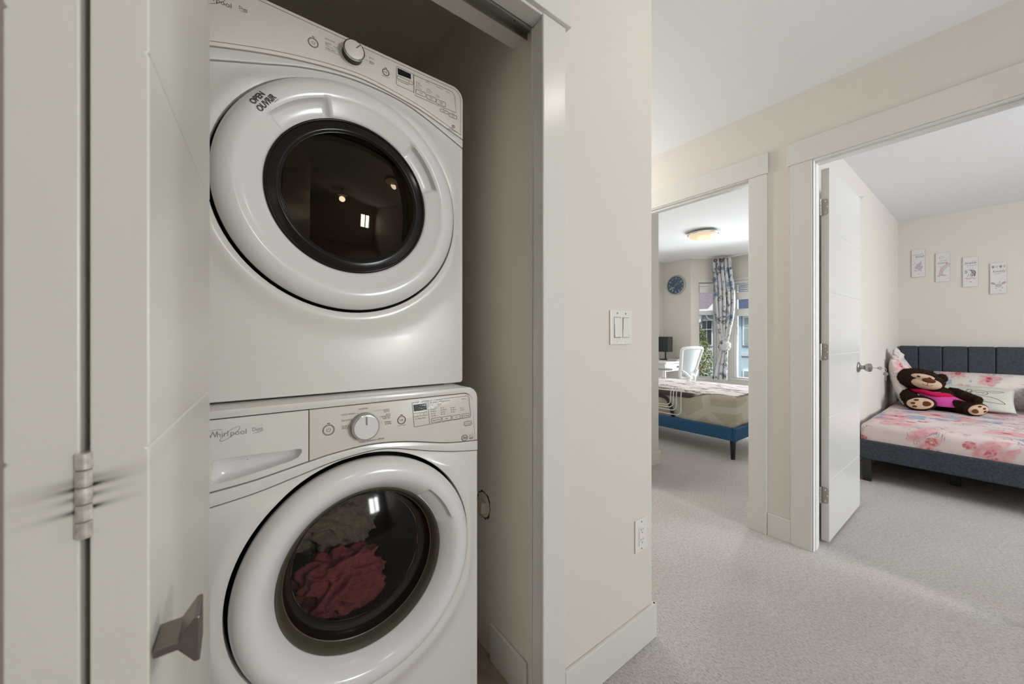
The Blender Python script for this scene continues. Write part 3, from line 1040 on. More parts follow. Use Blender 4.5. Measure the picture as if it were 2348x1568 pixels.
for tx, x, z in (('Wet', 0.2185, 1.9072), ('Cool Down', 0.2520, 1.9062), ('Done', 0.2860, 1.9040)):
    P.text(tx, x, pz(z), 0.0040, 'LEFT').disc(x - 0.0035, pz(z + 0.0013), 0.0011)
for tx, x0, x1, z0, z1 in (('Temp', 0.1815, 0.2125, 1.8600, 1.8730), ('Dryness Level', 0.2160, 0.2460, 1.8575, 1.8705), ('Wrinkle Shield', 0.2485, 0.2790, 1.8555, 1.8690), ('Signal', 0.2610, 0.2890, 1.8355, 1.8440), ('Control Lock', 0.2922, 0.3190, 1.8305, 1.8415)):
    P.rrect(x0, x1, pz(z0), pz(z1), 0.002, 0.0009)
    if ' ' in tx:
        q = tx.split(' ')
        P.text(q[0], (x0 + x1)/2, pz((z0 + z1)/2 + 0.0008), 0.0040).text(q[1], (x0 + x1)/2, pz((z0 + z1)/2 - 0.0038), 0.0040)
    else:
        P.text(tx, (x0 + x1)/2, pz((z0 + z1)/2 - 0.0015), 0.0044)
P.disc(0.273, pz(1.8472), 0.0011).disc(0.305, pz(1.8448), 0.0011)
P.arc(0.3070, pz(1.8035), 0.0048, 0.0040, wd=0.0012).text('he', 0.3070, pz(1.8020), 0.0052)
P.text('sensor', 0.3010, pz(1.7945), 0.0042).text('SmartDrying', 0.3030, pz(1.7885), 0.0056)
P.build('printing', M['print'], dr)
Ps = Print(place_front(FR - 0.0001))
Ps.mb.add([(0.1255, FR - 0.0002, pz(1.9118)), (0.1650, FR - 0.0002, pz(1.9112)), (0.1665, FR - 0.0002, pz(1.8960)), (0.1268, FR - 0.0002, pz(1.8935))], [(0, 1, 2, 3)])
Ps.build('display', M['screen'], dr)
def logo(P, P2, x, z, s_):
    """letters with an orbiting ring; P dark, P2 grey"""
    P2.text('W', x, z, s_*1.15, 'LEFT', squeeze=0.82)
    P2.text('hirl', x + s_*0.86, z, s_*1.0, 'LEFT', squeeze=0.95)
    P2.text('pool', x + s_*2.24, z, s_*1.0, 'LEFT', squeeze=1.0)
    P.arc(x + s_*2.25, z + s_*0.25, s_*1.30, s_*0.36, wd=s_*0.055, n=40, rot=rad(38))
    P2.arc(x + s_*0.7, z + s_*0.80, s_*0.75, s_*0.17, 10, 195, wd=s_*0.05, n=20, rot=rad(4))
def duet(P, x, z, s_):
    P.text('Duet', x, z, s_, 'LEFT', squeeze=0.82)
    P.line(smooth_curve([(x + s_*0.1, z - s_*0.42), (x + s_*0.7, z - s_*0.30), (x + s_*1.7, z - s_*0.05)], 12), s_*0.05)
    P.line(smooth_curve([(x + s_*0.5, z - s_*0.50), (x + s_*1.0, z - s_*0.36), (x + s_*1.7, z - s_*0.12)], 12), s_*0.035)
P = Print(place_front(FR))
P2 = Print(place_front(FR - 0.0001))
logo(P, P2, -0.322, pz(1.8770), 0.0158)
duet(P2, -0.2455, pz(1.8850), 0.0098)
P.build('logo_ring', M['print'], dr)
P2.build('logo_lettering', M['print'], dr)
# OPEN / OUVRIR sticker on the ring's face
st_a = rad(134)
RC = 0.266
def ring_place(o):
    def f(u, v):
        th = rad(139.5)
        ct, sn = cos(rad(56.0)), sin(rad(56.0))
        cx, cz = dc[0] + RC*cos(th), dc[1] + RC*sin(th)
        x, z = cx + u*ct - v*sn, cz + u*sn + v*ct
        r = math.hypot(x - dc[0], z - dc[1])
        out = interp([(0.2415, 0.0415), (0.2485, 0.0455), (0.2585, 0.0465), (0.2705, 0.045), (0.2825, 0.040), (0.2925, 0.031), (0.2975, 0.022)], r)
        return (x, -out - o, z)
    return f
P = Print(ring_place(0.0013))
P.text('OPEN', -0.004, 0.0025, 0.0185, squeeze=0.80, bold=0.03)
P.text('OUVRIR', 0.0, -0.0150, 0.0185, squeeze=0.80, bold=0.03)
P.text('8576512A', 0.022, -0.0195, 0.0030)
P.build('sticker_lettering', M['print'], dr)
# stacking bracket
MB().box(0.285, 0.325, 0.02, 0.06, -0.0035, 0.0).build('stacking_bracket', M['white'], dr)

# ---------- washer (lower machine)
WY = 0.962
ws = thing('washing_machine', 'white front-loading washer at the bottom of the stack with laundry behind its door', 'washer', (MX, WY, 0.0))
WT = 0.974
cab(MB(), 0.012, WT, 0.80, 0.010).build('cabinet', M['white'], ws, smooth=True)
for sx in (-0.29, 0.29):
    for sy in (0.08, 0.72):
        MB().lathe([(0.022, 0.004), (0.022, 0.010), (0.012, 0.013)], 20, c=(sx, sy, 0)).build('foot', M['black'], ws, smooth=True)
WC = (0.014, 0.545)
holed_panel(MB(), offset_poly(rr_pts(-HW, HW, 0.014, WT, (0.006, 0.006, 0.036, 0.036), 8), 0.004), ring_outline(WC[0], WC[1], 0.2), WC, 0.0305, 0.0045, 0.0004, (0, 0.5)).build('seam_backing', M['seam'], ws)
upw = smooth_curve([(-HW, 0.8035), (-0.2932, 0.8079), (-0.2163, 0.8165), (-0.1127, 0.8361), (-0.0559, 0.8455), (0.0254, 0.8512), (0.1162, 0.8425), (0.2183, 0.8215), (0.2742, 0.8137), (HW, 0.8085)], 54)
low_ = smooth_curve([(-HW, 0.7710), (-0.2932, 0.7768), (-0.2163, 0.7877), (-0.1292, 0.8080), (-0.0559, 0.8252), (0.0254, 0.8338), (0.0848, 0.8288), (0.1829, 0.8044), (0.26, 0.788), (HW, 0.7765)], 54)
XS = -0.115
topw = rr_pts(-HW, HW, 0.70, WT, (0, 0, 0.036, 0.010), 10)[2:]
# upper white rail above the console line
rail = [(-HW, 0.9575), (0.292, 0.9575)] + [(0.292 + 0.032*sin(rad(i*9)), 0.9255 + 0.032*cos(rad(i*9))) for i in range(1, 11)]
inner = [(-HW, 0.9565), (0.293, 0.9565)]
arcw = [(0.293 + 0.034*sin(rad(i*9)), 0.9225 + 0.034*cos(rad(i*9))) for i in range(0, 11)]
frame = [(-HW, 0.9575)] + [(x, z + 0.001) for x, z in arcw] + [(0.3290, 0.880), (0.3345, 0.8105), (HW, 0.8095)] + topw
panel(MB(), frame, -0.002, 0.010, 0.0012).build('console_surround', M['white'], ws, smooth=True, angle=30)
cone = [(x, z + g) for x, z in upw if XS + 0.0015 < x < 0.330]
cone = [(XS + 0.0012, interp(upw, XS) + g)] + cone + [(0.3325, 0.8112), (0.3270, 0.880)] + [(x, z - 0.001) for x, z in reversed(arcw)] + [(XS + 0.0012, 0.9555)]
panel(MB(), cone, -0.0045, 0.0125, 0.0015).build('console', M['console'], ws, smooth=True, angle=30)
drf = [(x, z + g) for x, z in upw if x < XS - 0.0015] + [(XS - 0.0008, interp(upw, XS) + g), (XS - 0.0008, 0.9555), (-HW, 0.9555)]
hole = [(-0.2905, 0.8680), (-0.2925, 0.8374), (-0.2880, 0.8275), (-0.2790, 0.8252), (-0.2400, 0.8295), (-0.1900, 0.8380), (-0.1500, 0.8455), (-0.1370, 0.8510), (-0.1305, 0.8590), (-0.1300, 0.8665), (-0.1330, 0.8688), (-0.1400, 0.8695), (-0.2790, 0.8735), (-0.2860, 0.8725)]
hc = (-0.2300, 0.8520)
drw = holed_panel(MB(), drf, hole, hc, -0.0045, 0.0125, 0.0018, (0, 0.2, 0.5, 0.8), None, 120).build('dispenser_drawer', M['white'], ws, smooth=True, angle=30)
bowl = MB()
vs, fs = [], []
npt = len(hole)
hh = smooth_curve(hole + [hole[0]], 84)[:-1]
npt = len(hh)
LV = [(1.0, -0.003), (0.985, 0.004), (0.95, 0.014), (0.86, 0.022), (0.7, 0.026), (0.35, 0.028), (0.02, 0.028)]
for k, d in LV:
    for (x, z) in hh:
        vs.append((hc[0] + (x - hc[0])*k, d, hc[1] + 0.004*(1 - k) + (z - hc[1])*k))
for i in range(len(LV) - 1):
    for k in range(npt):
        fs.append((i*npt + k, i*npt + (k + 1) % npt, (i + 1)*npt + (k + 1) % npt, (i + 1)*npt + k))
bowl.add(vs, fs).build('pull_recess', M['ring'], drw, smooth=True, angle=70)
band = [(x, z + g) for x, z in low_] + [(x, z - g) for x, z in reversed(upw)]
panel(MB(), band, -0.003, 0.011, 0.0012).build('trim_band', M['white'], ws, smooth=True, angle=30)
WC = (0.014, 0.545)
wr = 0.2775
low = [(-HW + 0.004, 0.016), (HW - 0.004, 0.016), (HW, 0.022)] + [(x, z - g*0.6) for x, z in reversed(low_)] + [(-HW, 0.022)]
def lift_w(r, a, ro):
    d = min(1.0, max(0.0, (ro - r)/0.05))
    dn = 0.5 - 0.5*sin(a)
    return (0.010 + 0.014*dn)*math.exp(-((r - 0.305)/0.034)**2)*d*d*(3 - 2*d)
holed_panel(MB(), low, ring_outline(WC[0], WC[1], wr + 0.0075), WC, -0.002, 0.010, 0.0014, (0, 0.03, 0.06, 0.10, 0.15, 0.21, 0.28, 0.36, 0.5, 0.7, 0.88), lift_w, 220).build('front_panel', M['white'], ws, smooth=True, angle=30)
prof = [(wr - 0.004, -0.006, 0), (wr - 0.001, 0.010, 0), (wr, 0.020, 0), (wr - 0.001, 0.030, 0), (wr - 0.006, 0.041, 0), (wr - 0.016, 0.050, 0), (wr - 0.028, 0.0545, 0), (wr - 0.040, 0.0545, 0), (0.2290, 0.051, 0), (0.2265, 0.0495, 0.9), (0.222, 0.046, 1), (0.213, 0.037, 1), (0.205, 0.026, 0.9), (0.199, 0.016, 0.7), (0.1955, 0.008, 0)]
rg = mod_lathe(MB(), prof, WC, 288, ((18, 50, 0.012),)).build('door_ring', M['ring'], ws, smooth=True, angle=50)
rg['label'] = 'thick glossy white door ring with one finger recess'
MB().lathe([(0.1975, -0.002), (0.1970, -0.012), (0.1940, -0.0145), (0.1905, -0.0115), (0.1860, 0.000), (0.1815, 0.013), (0.1790, 0.0145), (0.1740, 0.030), (0.1670, 0.047), (0.1620, 0.052)], 128, 'y', (WC[0], 0, WC[1]), cap=False).build('glass_rim', M['olive_rim'], ws, smooth=True, angle=35)
dome(MB(), WC, 0.1795, -0.0140, 0.020).build('door_glass', M['wglass'], ws, smooth=True)
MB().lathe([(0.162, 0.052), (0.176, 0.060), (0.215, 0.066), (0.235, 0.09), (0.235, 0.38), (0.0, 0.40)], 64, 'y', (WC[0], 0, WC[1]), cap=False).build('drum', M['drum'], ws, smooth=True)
MB().lathe([(0.1640, 0.0505), (0.1600, 0.0545), (0.1595, 0.060), (0.166, 0.064)], 96, 'y', (WC[0], 0, WC[1]), cap=False).build('door_gasket', mat('rubber_gasket', (0.03, 0.03, 0.03), 0.35), ws, smooth=True)
MB().tube([(WC[0] + 0.1595*cos(2*pi*i/96), 0.056, WC[1] + 0.1595*sin(2*pi*i/96)) for i in range(96)], 0.0011, 6, True).build('seal_edge', M['chrome'], ws, smooth=True)
# washer dial
kx, kz = 0.0080, 0.9010
MB().lathe([(0.0345, -0.0052), (0.0335, -0.0075), (0.0320, -0.0185), (0.0305, -0.0195)], 72, 'y', (kx, 0, kz), cap=False).build('dial', mat('dial_skirt', (0.42, 0.41, 0.38), 0.3, metal=0.6), ws, smooth=True)
MB().lathe([(0.0325, -0.0195), (0.0330, -0.0215), (0.0325, -0.0235), (0.0305, -0.0252), (0.0285, -0.0254)], 72, 'y', (kx, 0, kz), cap=False).build('dial_bezel', M['chrome'], ws, smooth=True)
MB().lathe([(0.0315, -0.0195), (0.0, -0.0200)], 72, 'y', (kx, 0, kz), cap=False).build('dial_core', M['seam'], ws)
MB().lathe([(0.0290, -0.0250), (0.0284, -0.0258), (0.0, -0.0266)], 72, 'y', (kx, 0, kz), cap=False).build('dial_face', M['ring'], ws, smooth=True)
MB().prism(rr_pts(kx - 0.0020, kx + 0.0020, kz + 0.006, kz + 0.0275, (0.0019,)*4, 5), 'y', -0.0274, -0.0262).build('dial_pointer', M['chrome'], ws, bevel=0.0004)
FW = -0.0048
P = Print(place_front(FW))
P.text('NORMAL', 0.0060, 0.9430, 0.0056)
P.text('COLD WASH', -0.0460, 0.9338, 0.0056, 'LEFT', squeeze=0.92).rect(-0.0180, -0.0080, 0.9352, 0.9357).line([(-0.008, 0.93545), (-0.0055, 0.9338)], 0.0009)
P.text('DELICATES', -0.0456, 0.9193, 0.0056, 'LEFT', squeeze=0.92).rect(-0.0200, -0.0140, 0.9208, 0.9213)
P.text('QUICK', -0.0448, 0.9052, 0.0056, 'LEFT').text('WASH', -0.0448, 0.9002, 0.0056, 'LEFT').rect(-0.0272, -0.0170, 0.9045, 0.9050)
P.text('HEAVY', 0.0715, 0.9336, 0.0056, 'RIGHT').text('DUTY', 0.0715, 0.9288, 0.0056, 'RIGHT').rect(0.031, 0.052, 0.9363, 0.9368)
P.text('ECO', 0.0735, 0.9212, 0.0056, 'RIGHT').text('SANITIZE', 0.0740, 0.9165, 0.0056, 'RIGHT').text('with Oxi', 0.0740, 0.9118, 0.0056, 'RIGHT').rect(0.046, 0.053, 0.9195, 0.9200)
P.text('DRAIN', 0.0755, 0.9016, 0.0056, 'RIGHT').text('& SPIN', 0.0762, 0.8967, 0.0056, 'RIGHT').rect(0.049, 0.0515, 0.9032, 0.9037)
P.text('CLEAN WASHER', -0.0045, 0.8598, 0.0056, 'LEFT', squeeze=0.92).text('with', 0.0335, 0.8606, 0.0036, 'LEFT').text('affresh', 0.0405, 0.8602, 0.0062, 'LEFT', shear=0.3)
for (bx, bz, br) in ((-0.0737, 0.9035, 0.0128), (0.1035, 0.9031, 0.0112)):
    P.arc(bx, bz, br, br, wd=0.0009).arc(bx, bz, br*0.86, br*0.86, wd=0.0010)
    P.rect(bx - 0.0033, bx + 0.0033, bz + br*1.14, bz + br*1.14 + 0.0019)
power_icon(P, -0.0737, 0.9035, 0.0042, 0.0008)
play_icon(P, 0.1018, 0.9031, 0.0030)
P.text('HOLD TO START', 0.1035, 0.8877, 0.0030)
P.line([(0.1324, 0.9440), (0.1390, 0.8808), (0.1410, 0.8790), (0.2200, 0.8815), (0.3150, 0.8835), (0.3172, 0.8865), (0.3100, 0.9440), (0.3055, 0.9488), (0.1345, 0.9460)], 0.0010, True)
P.line([(0.1777, 0.9440), (0.1839, 0.8812)], 0.0007)
P.line([(0.1373, 0.9159), (0.1760, 0.9160), (0.1777, 0.9070), (0.1383, 0.9072)], 0.0009, True)
P.text('-', 0.1470, 0.9095, 0.006).text('+', 0.1660, 0.9095, 0.006).rect(0.1562, 0.1566, 0.9090, 0.9140)
P.text('Delay Wash', 0.1480, 0.8990, 0.0050, 'LEFT').disc(0.1440, 0.9005, 0.0013)
def col(x, z, names, st=0.0062):
    for i, tx in enumerate(names):
        P.text(tx, x + 0.0036 + 0.0008*i, z - 0.0013 - st*i, 0.0042, 'LEFT').disc(x + 0.0008*i, z - st*i, 0.0012)
col(0.1880, 0.9215, ('Hot', 'Warm', 'Cool', 'Cold'))
col(0.2185, 0.9222, ('Fast', 'Medium', 'Slow', 'Off'))
col(0.2500, 0.9185, ('Heavy', 'Normal', 'Light'))
col(0.2822, 0.9142, ('On', 'Off'))
P.text('Sensing', 0.192, 0.9395, 0.0042, 'LEFT').disc(0.1875, 0.9408, 0.0012)
P.text('Add a garment', 0.222, 0.9400, 0.0042, 'LEFT').disc(0.2182, 0.9413, 0.0012)
P.text('Done', 0.2905, 0.9395, 0.0042, 'LEFT').disc(0.2868, 0.9408, 0.0012)
for tx, x0, x1 in (('Wash Temp', 0.1895, 0.2190), ('Spin', 0.2222, 0.2510), ('Soil', 0.2545, 0.2805), ('Extra Rinse', 0.2862, 0.3120)):
    P.rrect(x0, x1, 0.8838, 0.8958, 0.0022, 0.0009)
    P.text(tx, (x0 + x1)/2, 0.8882, 0.0050, squeeze=0.95)
P.rrect(0.2940, 0.3195, 0.8605, 0.8712, 0.003, 0.0009)
P.text('Control Lock', 0.3068, 0.8645, 0.0044, squeeze=0.9).text('hold 3 seconds', 0.3068, 0.8575, 0.0032).disc(0.3068, 0.8735, 0.0011)
P.arc(0.2956, 0.8238, 0.0098, 0.0080, wd=0.0014).text('he', 0.2956, 0.8208, 0.0120, shear=0.2)
P.build('printing', M['print'], ws)
P = Print(place_front(FW))
P.line([(0.3118, 0.8325), (0.3253, 0.8325), (0.3253, 0.8168), (0.3118, 0.8168)], 0.0007, True).rect(0.3123, 0.3250, 0.8170, 0.8208)
P.arc(0.3175, 0.8235, 0.0048, 0.0062, 20, 160, 0.0007, 12)
P.text('energy', 0.3185, 0.8228, 0.0044, shear=0.3)
P2 = Print(place_front(FW))
P2.text('ENERGY STAR', 0.3187, 0.8180, 0.0022)
P2.build('badge_lettering', M['console'], ws)
P.build('energy_badge', M['print_l'], ws)
Q = Print(place_front(FW - 0.0001))
Q.mb.add([(0.1357, FW - 0.0002, 0.9399), (0.1732, FW - 0.0002, 0.9406), (0.1767, FW - 0.0002, 0.9224), (0.1383, FW - 0.0002, 0.9215)], [(0, 1, 2, 3)])
Q.build('display', M['screen2'], ws)
P = Print(place_front(FW))
P2 = Print(place_front(FW - 0.0001))
logo(P, P2, -0.2952, 0.9200, 0.0158)
duet(P2, -0.2225, 0.9235, 0.0115)
P.build('logo_ring', M['print_l'], ws)
P2.build('logo_lettering', M['print_l'], ws)
# crumpled strip of clear tape over the display
tb = MB()
nx, nz_ = 26, 22
vs, fs = [], []
for j in range(nz_ + 1):
    for i in range(nx + 1):
        u, v = i/nx, j/nz_
        x = 0.148 + 0.088*u - 0.030*(1 - v)*u
        z = 0.9250 + 0.0265*v - 0.006*u
        q = mnoise.noise(V((x*170 + z*60, z*210, 3.1)))
        vs.append((x + MX, WY + FW - 0.0012 - 0.0011*abs(q) - 0.0003*mnoise.noise(V((x*500, z*500, 1))), z))
for j in range(nz_):
    for i in range(nx):
        k = j*(nx + 1) + i
        fs.append((k, k + 1, k + nx + 2, k + nx + 1))
tp = tb.add(vs, fs).build('tape_strip', M['tape'])
tag(tp, 'wrinkled piece of clear tape stuck over the washer display', 'tape')

# laundry behind the washer's glass
def crumple(c, r, seed, amp, freq, n=6, flat=0.0):
    bm = bmesh.new()
    bmesh.ops.create_icosphere(bm, subdivisions=n, radius=1.0)
    for v in bm.verts:
        u = v.co.copy()
        p = u*freq + V((seed, seed*1.7, seed*0.3))
        ridge = 1.0 - abs(mnoise.noise(p))*2.0
        ridge2 = 1.0 - abs(mnoise.noise(p*2.1 + V((5, 1, 2))))*2.0
        wq = p*1.4 + V((mnoise.noise(p*0.8), mnoise.noise(p*0.8 + V((9, 2, 1))), mnoise.noise(p*0.8 + V((1, 7, 3)))))*1.2
        fold = (1.0 - abs(mnoise.noise(wq*1.0))*1.6)
        fold = max(0.0, fold)**3
        fine = mnoise.noise(p*6.0)
        k = 1.0 + amp*(ridge*0.45 + ridge2*0.30 + fold*0.30 - 0.5) + amp*0.06*fine
        v.co = V((u.x*r[0]*k + c[0], u.y*r[1]*k + c[1], u.z*r[2]*k + c[2]))
    me = bpy.data.meshes.new('cloth')
    bm.to_mesh(me)
    bm.free()
    return me
lc = (MX + WC[0], WY, WC[1])
ld = thing('burgundy_shirt', 'crumpled burgundy shirt lying low inside the washer drum', 'clothing', (lc[0] - 0.035, WY + 0.135, 0.40))
o = link('body', crumple((0.0, 0.0, 0.055), (0.105, 0.075, 0.075), 2.3, 0.55, 1.5), M['burg'], ld, smooth=True, angle=180)
o = link('sleeve', crumple((-0.055, -0.022, -0.010), (0.060, 0.034, 0.034), 7.1, 0.5, 1.7, 4), M['burg'], ld, smooth=True, angle=180)
o = link('sleeve', crumple((0.062, -0.018, 0.004), (0.052, 0.032, 0.042), 4.7, 0.5, 1.7, 4), M['burg'], ld, smooth=True, angle=180)
o = link('dark_sweater', crumple((lc[0] - 0.035, WY + 0.23, 0.585), (0.115, 0.075, 0.105), 9.4, 0.5, 1.4), M['darkcloth'], None, smooth=True, angle=180)
tag(o, 'dark grey-brown garment bunched behind the burgundy shirt in the washer', 'clothing')

# ------------------------------------------------------------------ small fittings
# light switch, two rockers
sw = thing('light_switch', 'white double rocker switch on the pale wall, chest high', 'switch', (1.048, YW, 1.158))
MB().box(-0.059, 0.059, -0.006, 0.0, -0.058, 0.058).build('wall_plate', M['plate'], sw, bevel=0.002)
for i, x in enumerate((-0.023, 0.023)):
    mb = MB()
    mb.prism([(-0.0065, -0.0335), (-0.0110 if i == 0 else -0.0072, -0.0325), (-0.0090, 0.0), (-0.0072 if i == 0 else -0.0110, 0.0325), (-0.0065, 0.0335), (-0.004, 0.0335), (-0.004, -0.0335)], 'x', x - 0.0165, x + 0.0165)
    mb.build('rocker', M['plate'], sw, bevel=0.0008)
    fr = MB().box(x - 0.0178, x - 0.0168, -0.0068, -0.005, -0.035, 0.035).box(x + 0.0168, x + 0.0178, -0.0068, -0.005, -0.035, 0.035).box(x - 0.0178, x + 0.0178, -0.0068, -0.005, 0.0338, 0.035).box(x - 0.0178, x + 0.0178, -0.0068, -0.005, -0.035, -0.0338)
    fr.build('rocker_gap', M['print_l'], sw)
    for z in (-0.0485, 0.0485):
        sc_ = MB().lathe([(0.0032, -0.0062), (0.0026, -0.0072), (0.0, -0.0074)], 14, 'y', (x, 0, z)).build('screw', M['print_l'] if z > 0 else M['plate'], sw, smooth=True)
ol = thing('power_outlet', 'white two-socket outlet plate low on the wall by the corridor corner', 'outlet', (1.165, YW, 0.408))
MB().box(-0.0365, 0.0365, -0.006, 0.0, -0.0585, 0.0585).build('wall_plate', M['plate'], ol, bevel=0.002)
MB().box(-0.0168, 0.0168, -0.0085, -0.004, -0.0335, 0.0335).build('receptacle', M['plate'], ol, bevel=0.0008)
MB().box(0.0168, 0.0176, -0.0068, -0.005, -0.0345, 0.0345).box(-0.0176, 0.0176, -0.0068, -0.005, -0.0345, -0.0337).build('receptacle_gap', M['slot'], ol)
for z in (-0.018, 0.018):
    MB().box(-0.0072, -0.0056, -0.0089, -0.0080, z - 0.001, z + 0.008).box(0.0056, 0.0072, -0.0089, -0.0080, z, z + 0.007).lathe([(0.0024, -0.0089), (0.0, -0.00895)], 12, 'y', (0, 0, z - 0.0075)).build('socket_slots', M['slot'], ol)
for z in (-0.0485, 0.0485):
    MB().lathe([(0.0032, -0.0062), (0.0026, -0.0072), (0.0, -0.0074)], 14, 'y', (0, 0, z)).build('screw', M['print_l'], ol, smooth=True)

# rough round hole low on the closet side wall, with a square-ended fitting
hp = thing('drain_fitting', 'beige square-ended fitting in a rough round hole on the closet side wall', 'fitting', (0.7045, 1.115, 0.52))
rnd = random.Random(3)
pts, out_ = [], []
for i in range(40):
    a = 2*pi*i/40
    q = 0.040 + rnd.uniform(-0.002, 0.002)
    pts.append((q*cos(a), q*1.08*sin(a)))
    q2 = q + 0.0025 + rnd.random()**2*0.006
    out_.append((q2*cos(a), q2*1.08*sin(a)))
MB().prism(out_, 'x', -0.0006, -0.0001).build('torn_edge', M['slot'], hp)
MB().prism(pts, 'x', -0.0012, -0.0006).build('recess_face', M['closet'], hp)
MB().box(-0.022, -0.001, -0.019, 0.019, -0.024, 0.014).build('square_end', mat('beige_plastic', (0.55, 0.49, 0.40), 0.5), hp, bevel=0.0015)

# ceiling lamps, with one added in the corridor to light the hall ceiling
def dome_lamp(x, y, label, watts, color, drop=0.0, below=0.19, soft=0.10, group=None):
    t = thing('ceiling_light', label, 'lamp', (x, y, CZ), group=group)
    if drop:
        MB().lathe([(0.07, 0.0), (0.07, -0.012), (0.012, -0.020), (0.012, -0.018 - drop)], 40).build('stem', M['chrome'], t, smooth=True)  # stem added to hang the lamp lower and brighten the ceiling
    z = -drop
    MB().lathe([(0.105, z), (0.125, z - 0.006), (0.130, z - 0.022), (0.150, z - 0.026)], 48, cap=False).build('base', M['offwhite'], t, smooth=True)
    MB().lathe([(0.150, z - 0.024), (0.168, z - 0.022), (0.175, z - 0.028), (0.175, z - 0.036), (0.168, z - 0.041), (0.160, z - 0.040)], 56, cap=False).build('metal_rim', M['chrome'], t, smooth=True)
    pr = [(0.163*cos(rad(i*7.5)), z - 0.038 - 0.062*sin(rad(i*7.5))) for i in range(13)]
    MB().lathe(pr, 56, cap=False).build('glass_shade', M['lampglow'], t, smooth=True)
    d = light('ceiling_bulb', 'POINT', (0, 0, z - below), watts, color, shadow_soft_size=soft)
    d.parent = t
    return t
dome_lamp(1.25, 0.20, 'round ceiling lamp set close to the hall ceiling in front of the closet', 2.2, (1.0, 0.95, 0.88), 0.0, 0.13, 0.06)
dome_lamp(0.30, -1.35, 'round ceiling lamp on a short stem farther back in the hall', 11.0, (1.0, 0.94, 0.86), 0.20)
dome_lamp(1.92, 2.15, 'round ceiling lamp on a short stem, added out of view at the end of the corridor', 21.0, (1.0, 0.98, 0.95), 0.20)  # unseen lamp, added to brighten the hall ceiling
dome_lamp(4.60, 2.197, 'round ceiling lamp with glowing glass above the blue bed', 0.9, (1.0, 0.90, 0.74))

# ------------------------------------------------------------------ bedroom door on the right
d3 = thing('door_3', 'white grooved bedroom door standing open, key in its round knob', 'door', (2.556, 0.548, 0.0))
struct(d3)
mb = grooved_leaf(MB(), 0.725, 0.035, 0.014, 2.045, GR, 0.005, 0.003)
lf = mb.build('door_panel', M['door'], d3, bevel=0.0012)
for zc in (1.836, 1.044, 0.262):
    pl = rr_pts(0.0, 0.0315, zc - 0.045, zc + 0.045, (0.0, 0.012, 0.012, 0.0), 6)
    # leaf on the door's edge, y runs from the knuckle towards the face
    mb = MB().prism([(0.0355 - a_, b_) for a_, b_ in pl], 'x', -0.0016, 0.0)
    hgo = mb.build('hinge', M['hinge'], d3, bevel=0.0004)
    kn = MB()
    for k in range(5):
        z0 = zc - 0.045 + k*0.0181
        kn.lathe([(0.0, z0), (0.0055, z0 + 0.0004), (0.0055, z0 + 0.0172), (0.0, z0 + 0.0176)], 16, c=(-0.009, 0.036, 0))
    kn.build('hinge_knuckle', M['chrome'], hgo, smooth=True)
    for (yy, zz) in ((0.016, 0.030), (0.008, 0.0), (0.016, -0.030)):
        MB().lathe([(0.0036, -0.0017), (0.0026, -0.0024), (0.0, -0.0022)], 12, 'x', (0.0, yy, zc + zz)).build('screw', M['chrome'], hgo, smooth=True)
kz = 0.930
kx = 0.668
kbp = MB().lathe([(0.033, 0.0), (0.033, -0.004), (0.029, -0.009), (0.016, -0.012), (0.0125, -0.020), (0.0135, -0.030), (0.021, -0.036), (0.0265, -0.046), (0.0270, -0.056), (0.0235, -0.064), (0.014, -0.067), (0.0, -0.0675)], 48, 'y', (kx, 0, kz)).build('door_knob', M['hinge'], d3, smooth=True)
MB().lathe([(0.033, 0.035), (0.033, 0.039), (0.014, 0.047), (0.0125, 0.06), (0.025, 0.075), (0.024, 0.095), (0.0, 0.10)], 40, 'y', (kx, 0, kz)).build('door_knob', M['hinge'], d3, smooth=True)
kr = thing('door_key', 'small steel key in the knob lock with a spare hanging from its ring', 'key', (2.556 + kx, 0.548 - 0.068, kz))
MB().box(-0.001, 0.001, -0.026, 0.002, -0.003, 0.003).lathe([(0.011, -0.001), (0.011, 0.001)], 20, 'x', (0, -0.034, 0)).build('key', M['chrome'], kr)
ringp = [(0.0, -0.050 + 0.013*cos(2*pi*i/24), -0.010 + 0.013*sin(2*pi*i/24)) for i in range(24)]
MB().tube(ringp, 0.0011, 8, True).build('split_ring', M['chrome'], kr, smooth=True)
mb = MB().prism([(-0.060 + 0.012*cos(2*pi*i/20), -0.034 + 0.012*sin(2*pi*i/20)) for i in range(20)], 'x', -0.001, 0.001)
mb.box(-0.001, 0.001, -0.0635, -0.0570, -0.075, -0.044)
mb.build('spare_key', M['hinge'], kr)
# wire hook over the top corner of the door
hk = thing('over_door_hook', 'thin wire hook clipped on the top corner of the open door', 'hook', (3.272, 0.565, 2.046))
MB().tube([(-0.03, 0.020, 0.03), (-0.016, 0.006, 0.0045), (0.0, -0.018, 0.003), (0.012, -0.024, 0.006), (0.03, -0.024, 0.014), (0.055, -0.028, 0.018), (0.065, -0.03, 0.024)], 0.0009, 8).build('wire', M['hinge'], hk, smooth=True)
MB().tube([(0.0, -0.020, 0.004), (0.014, -0.026, -0.008), (0.03, -0.028, 0.0), (0.04, -0.026, 0.012)], 0.0008, 8).build('wire_loop', M['hinge'], hk, smooth=True)

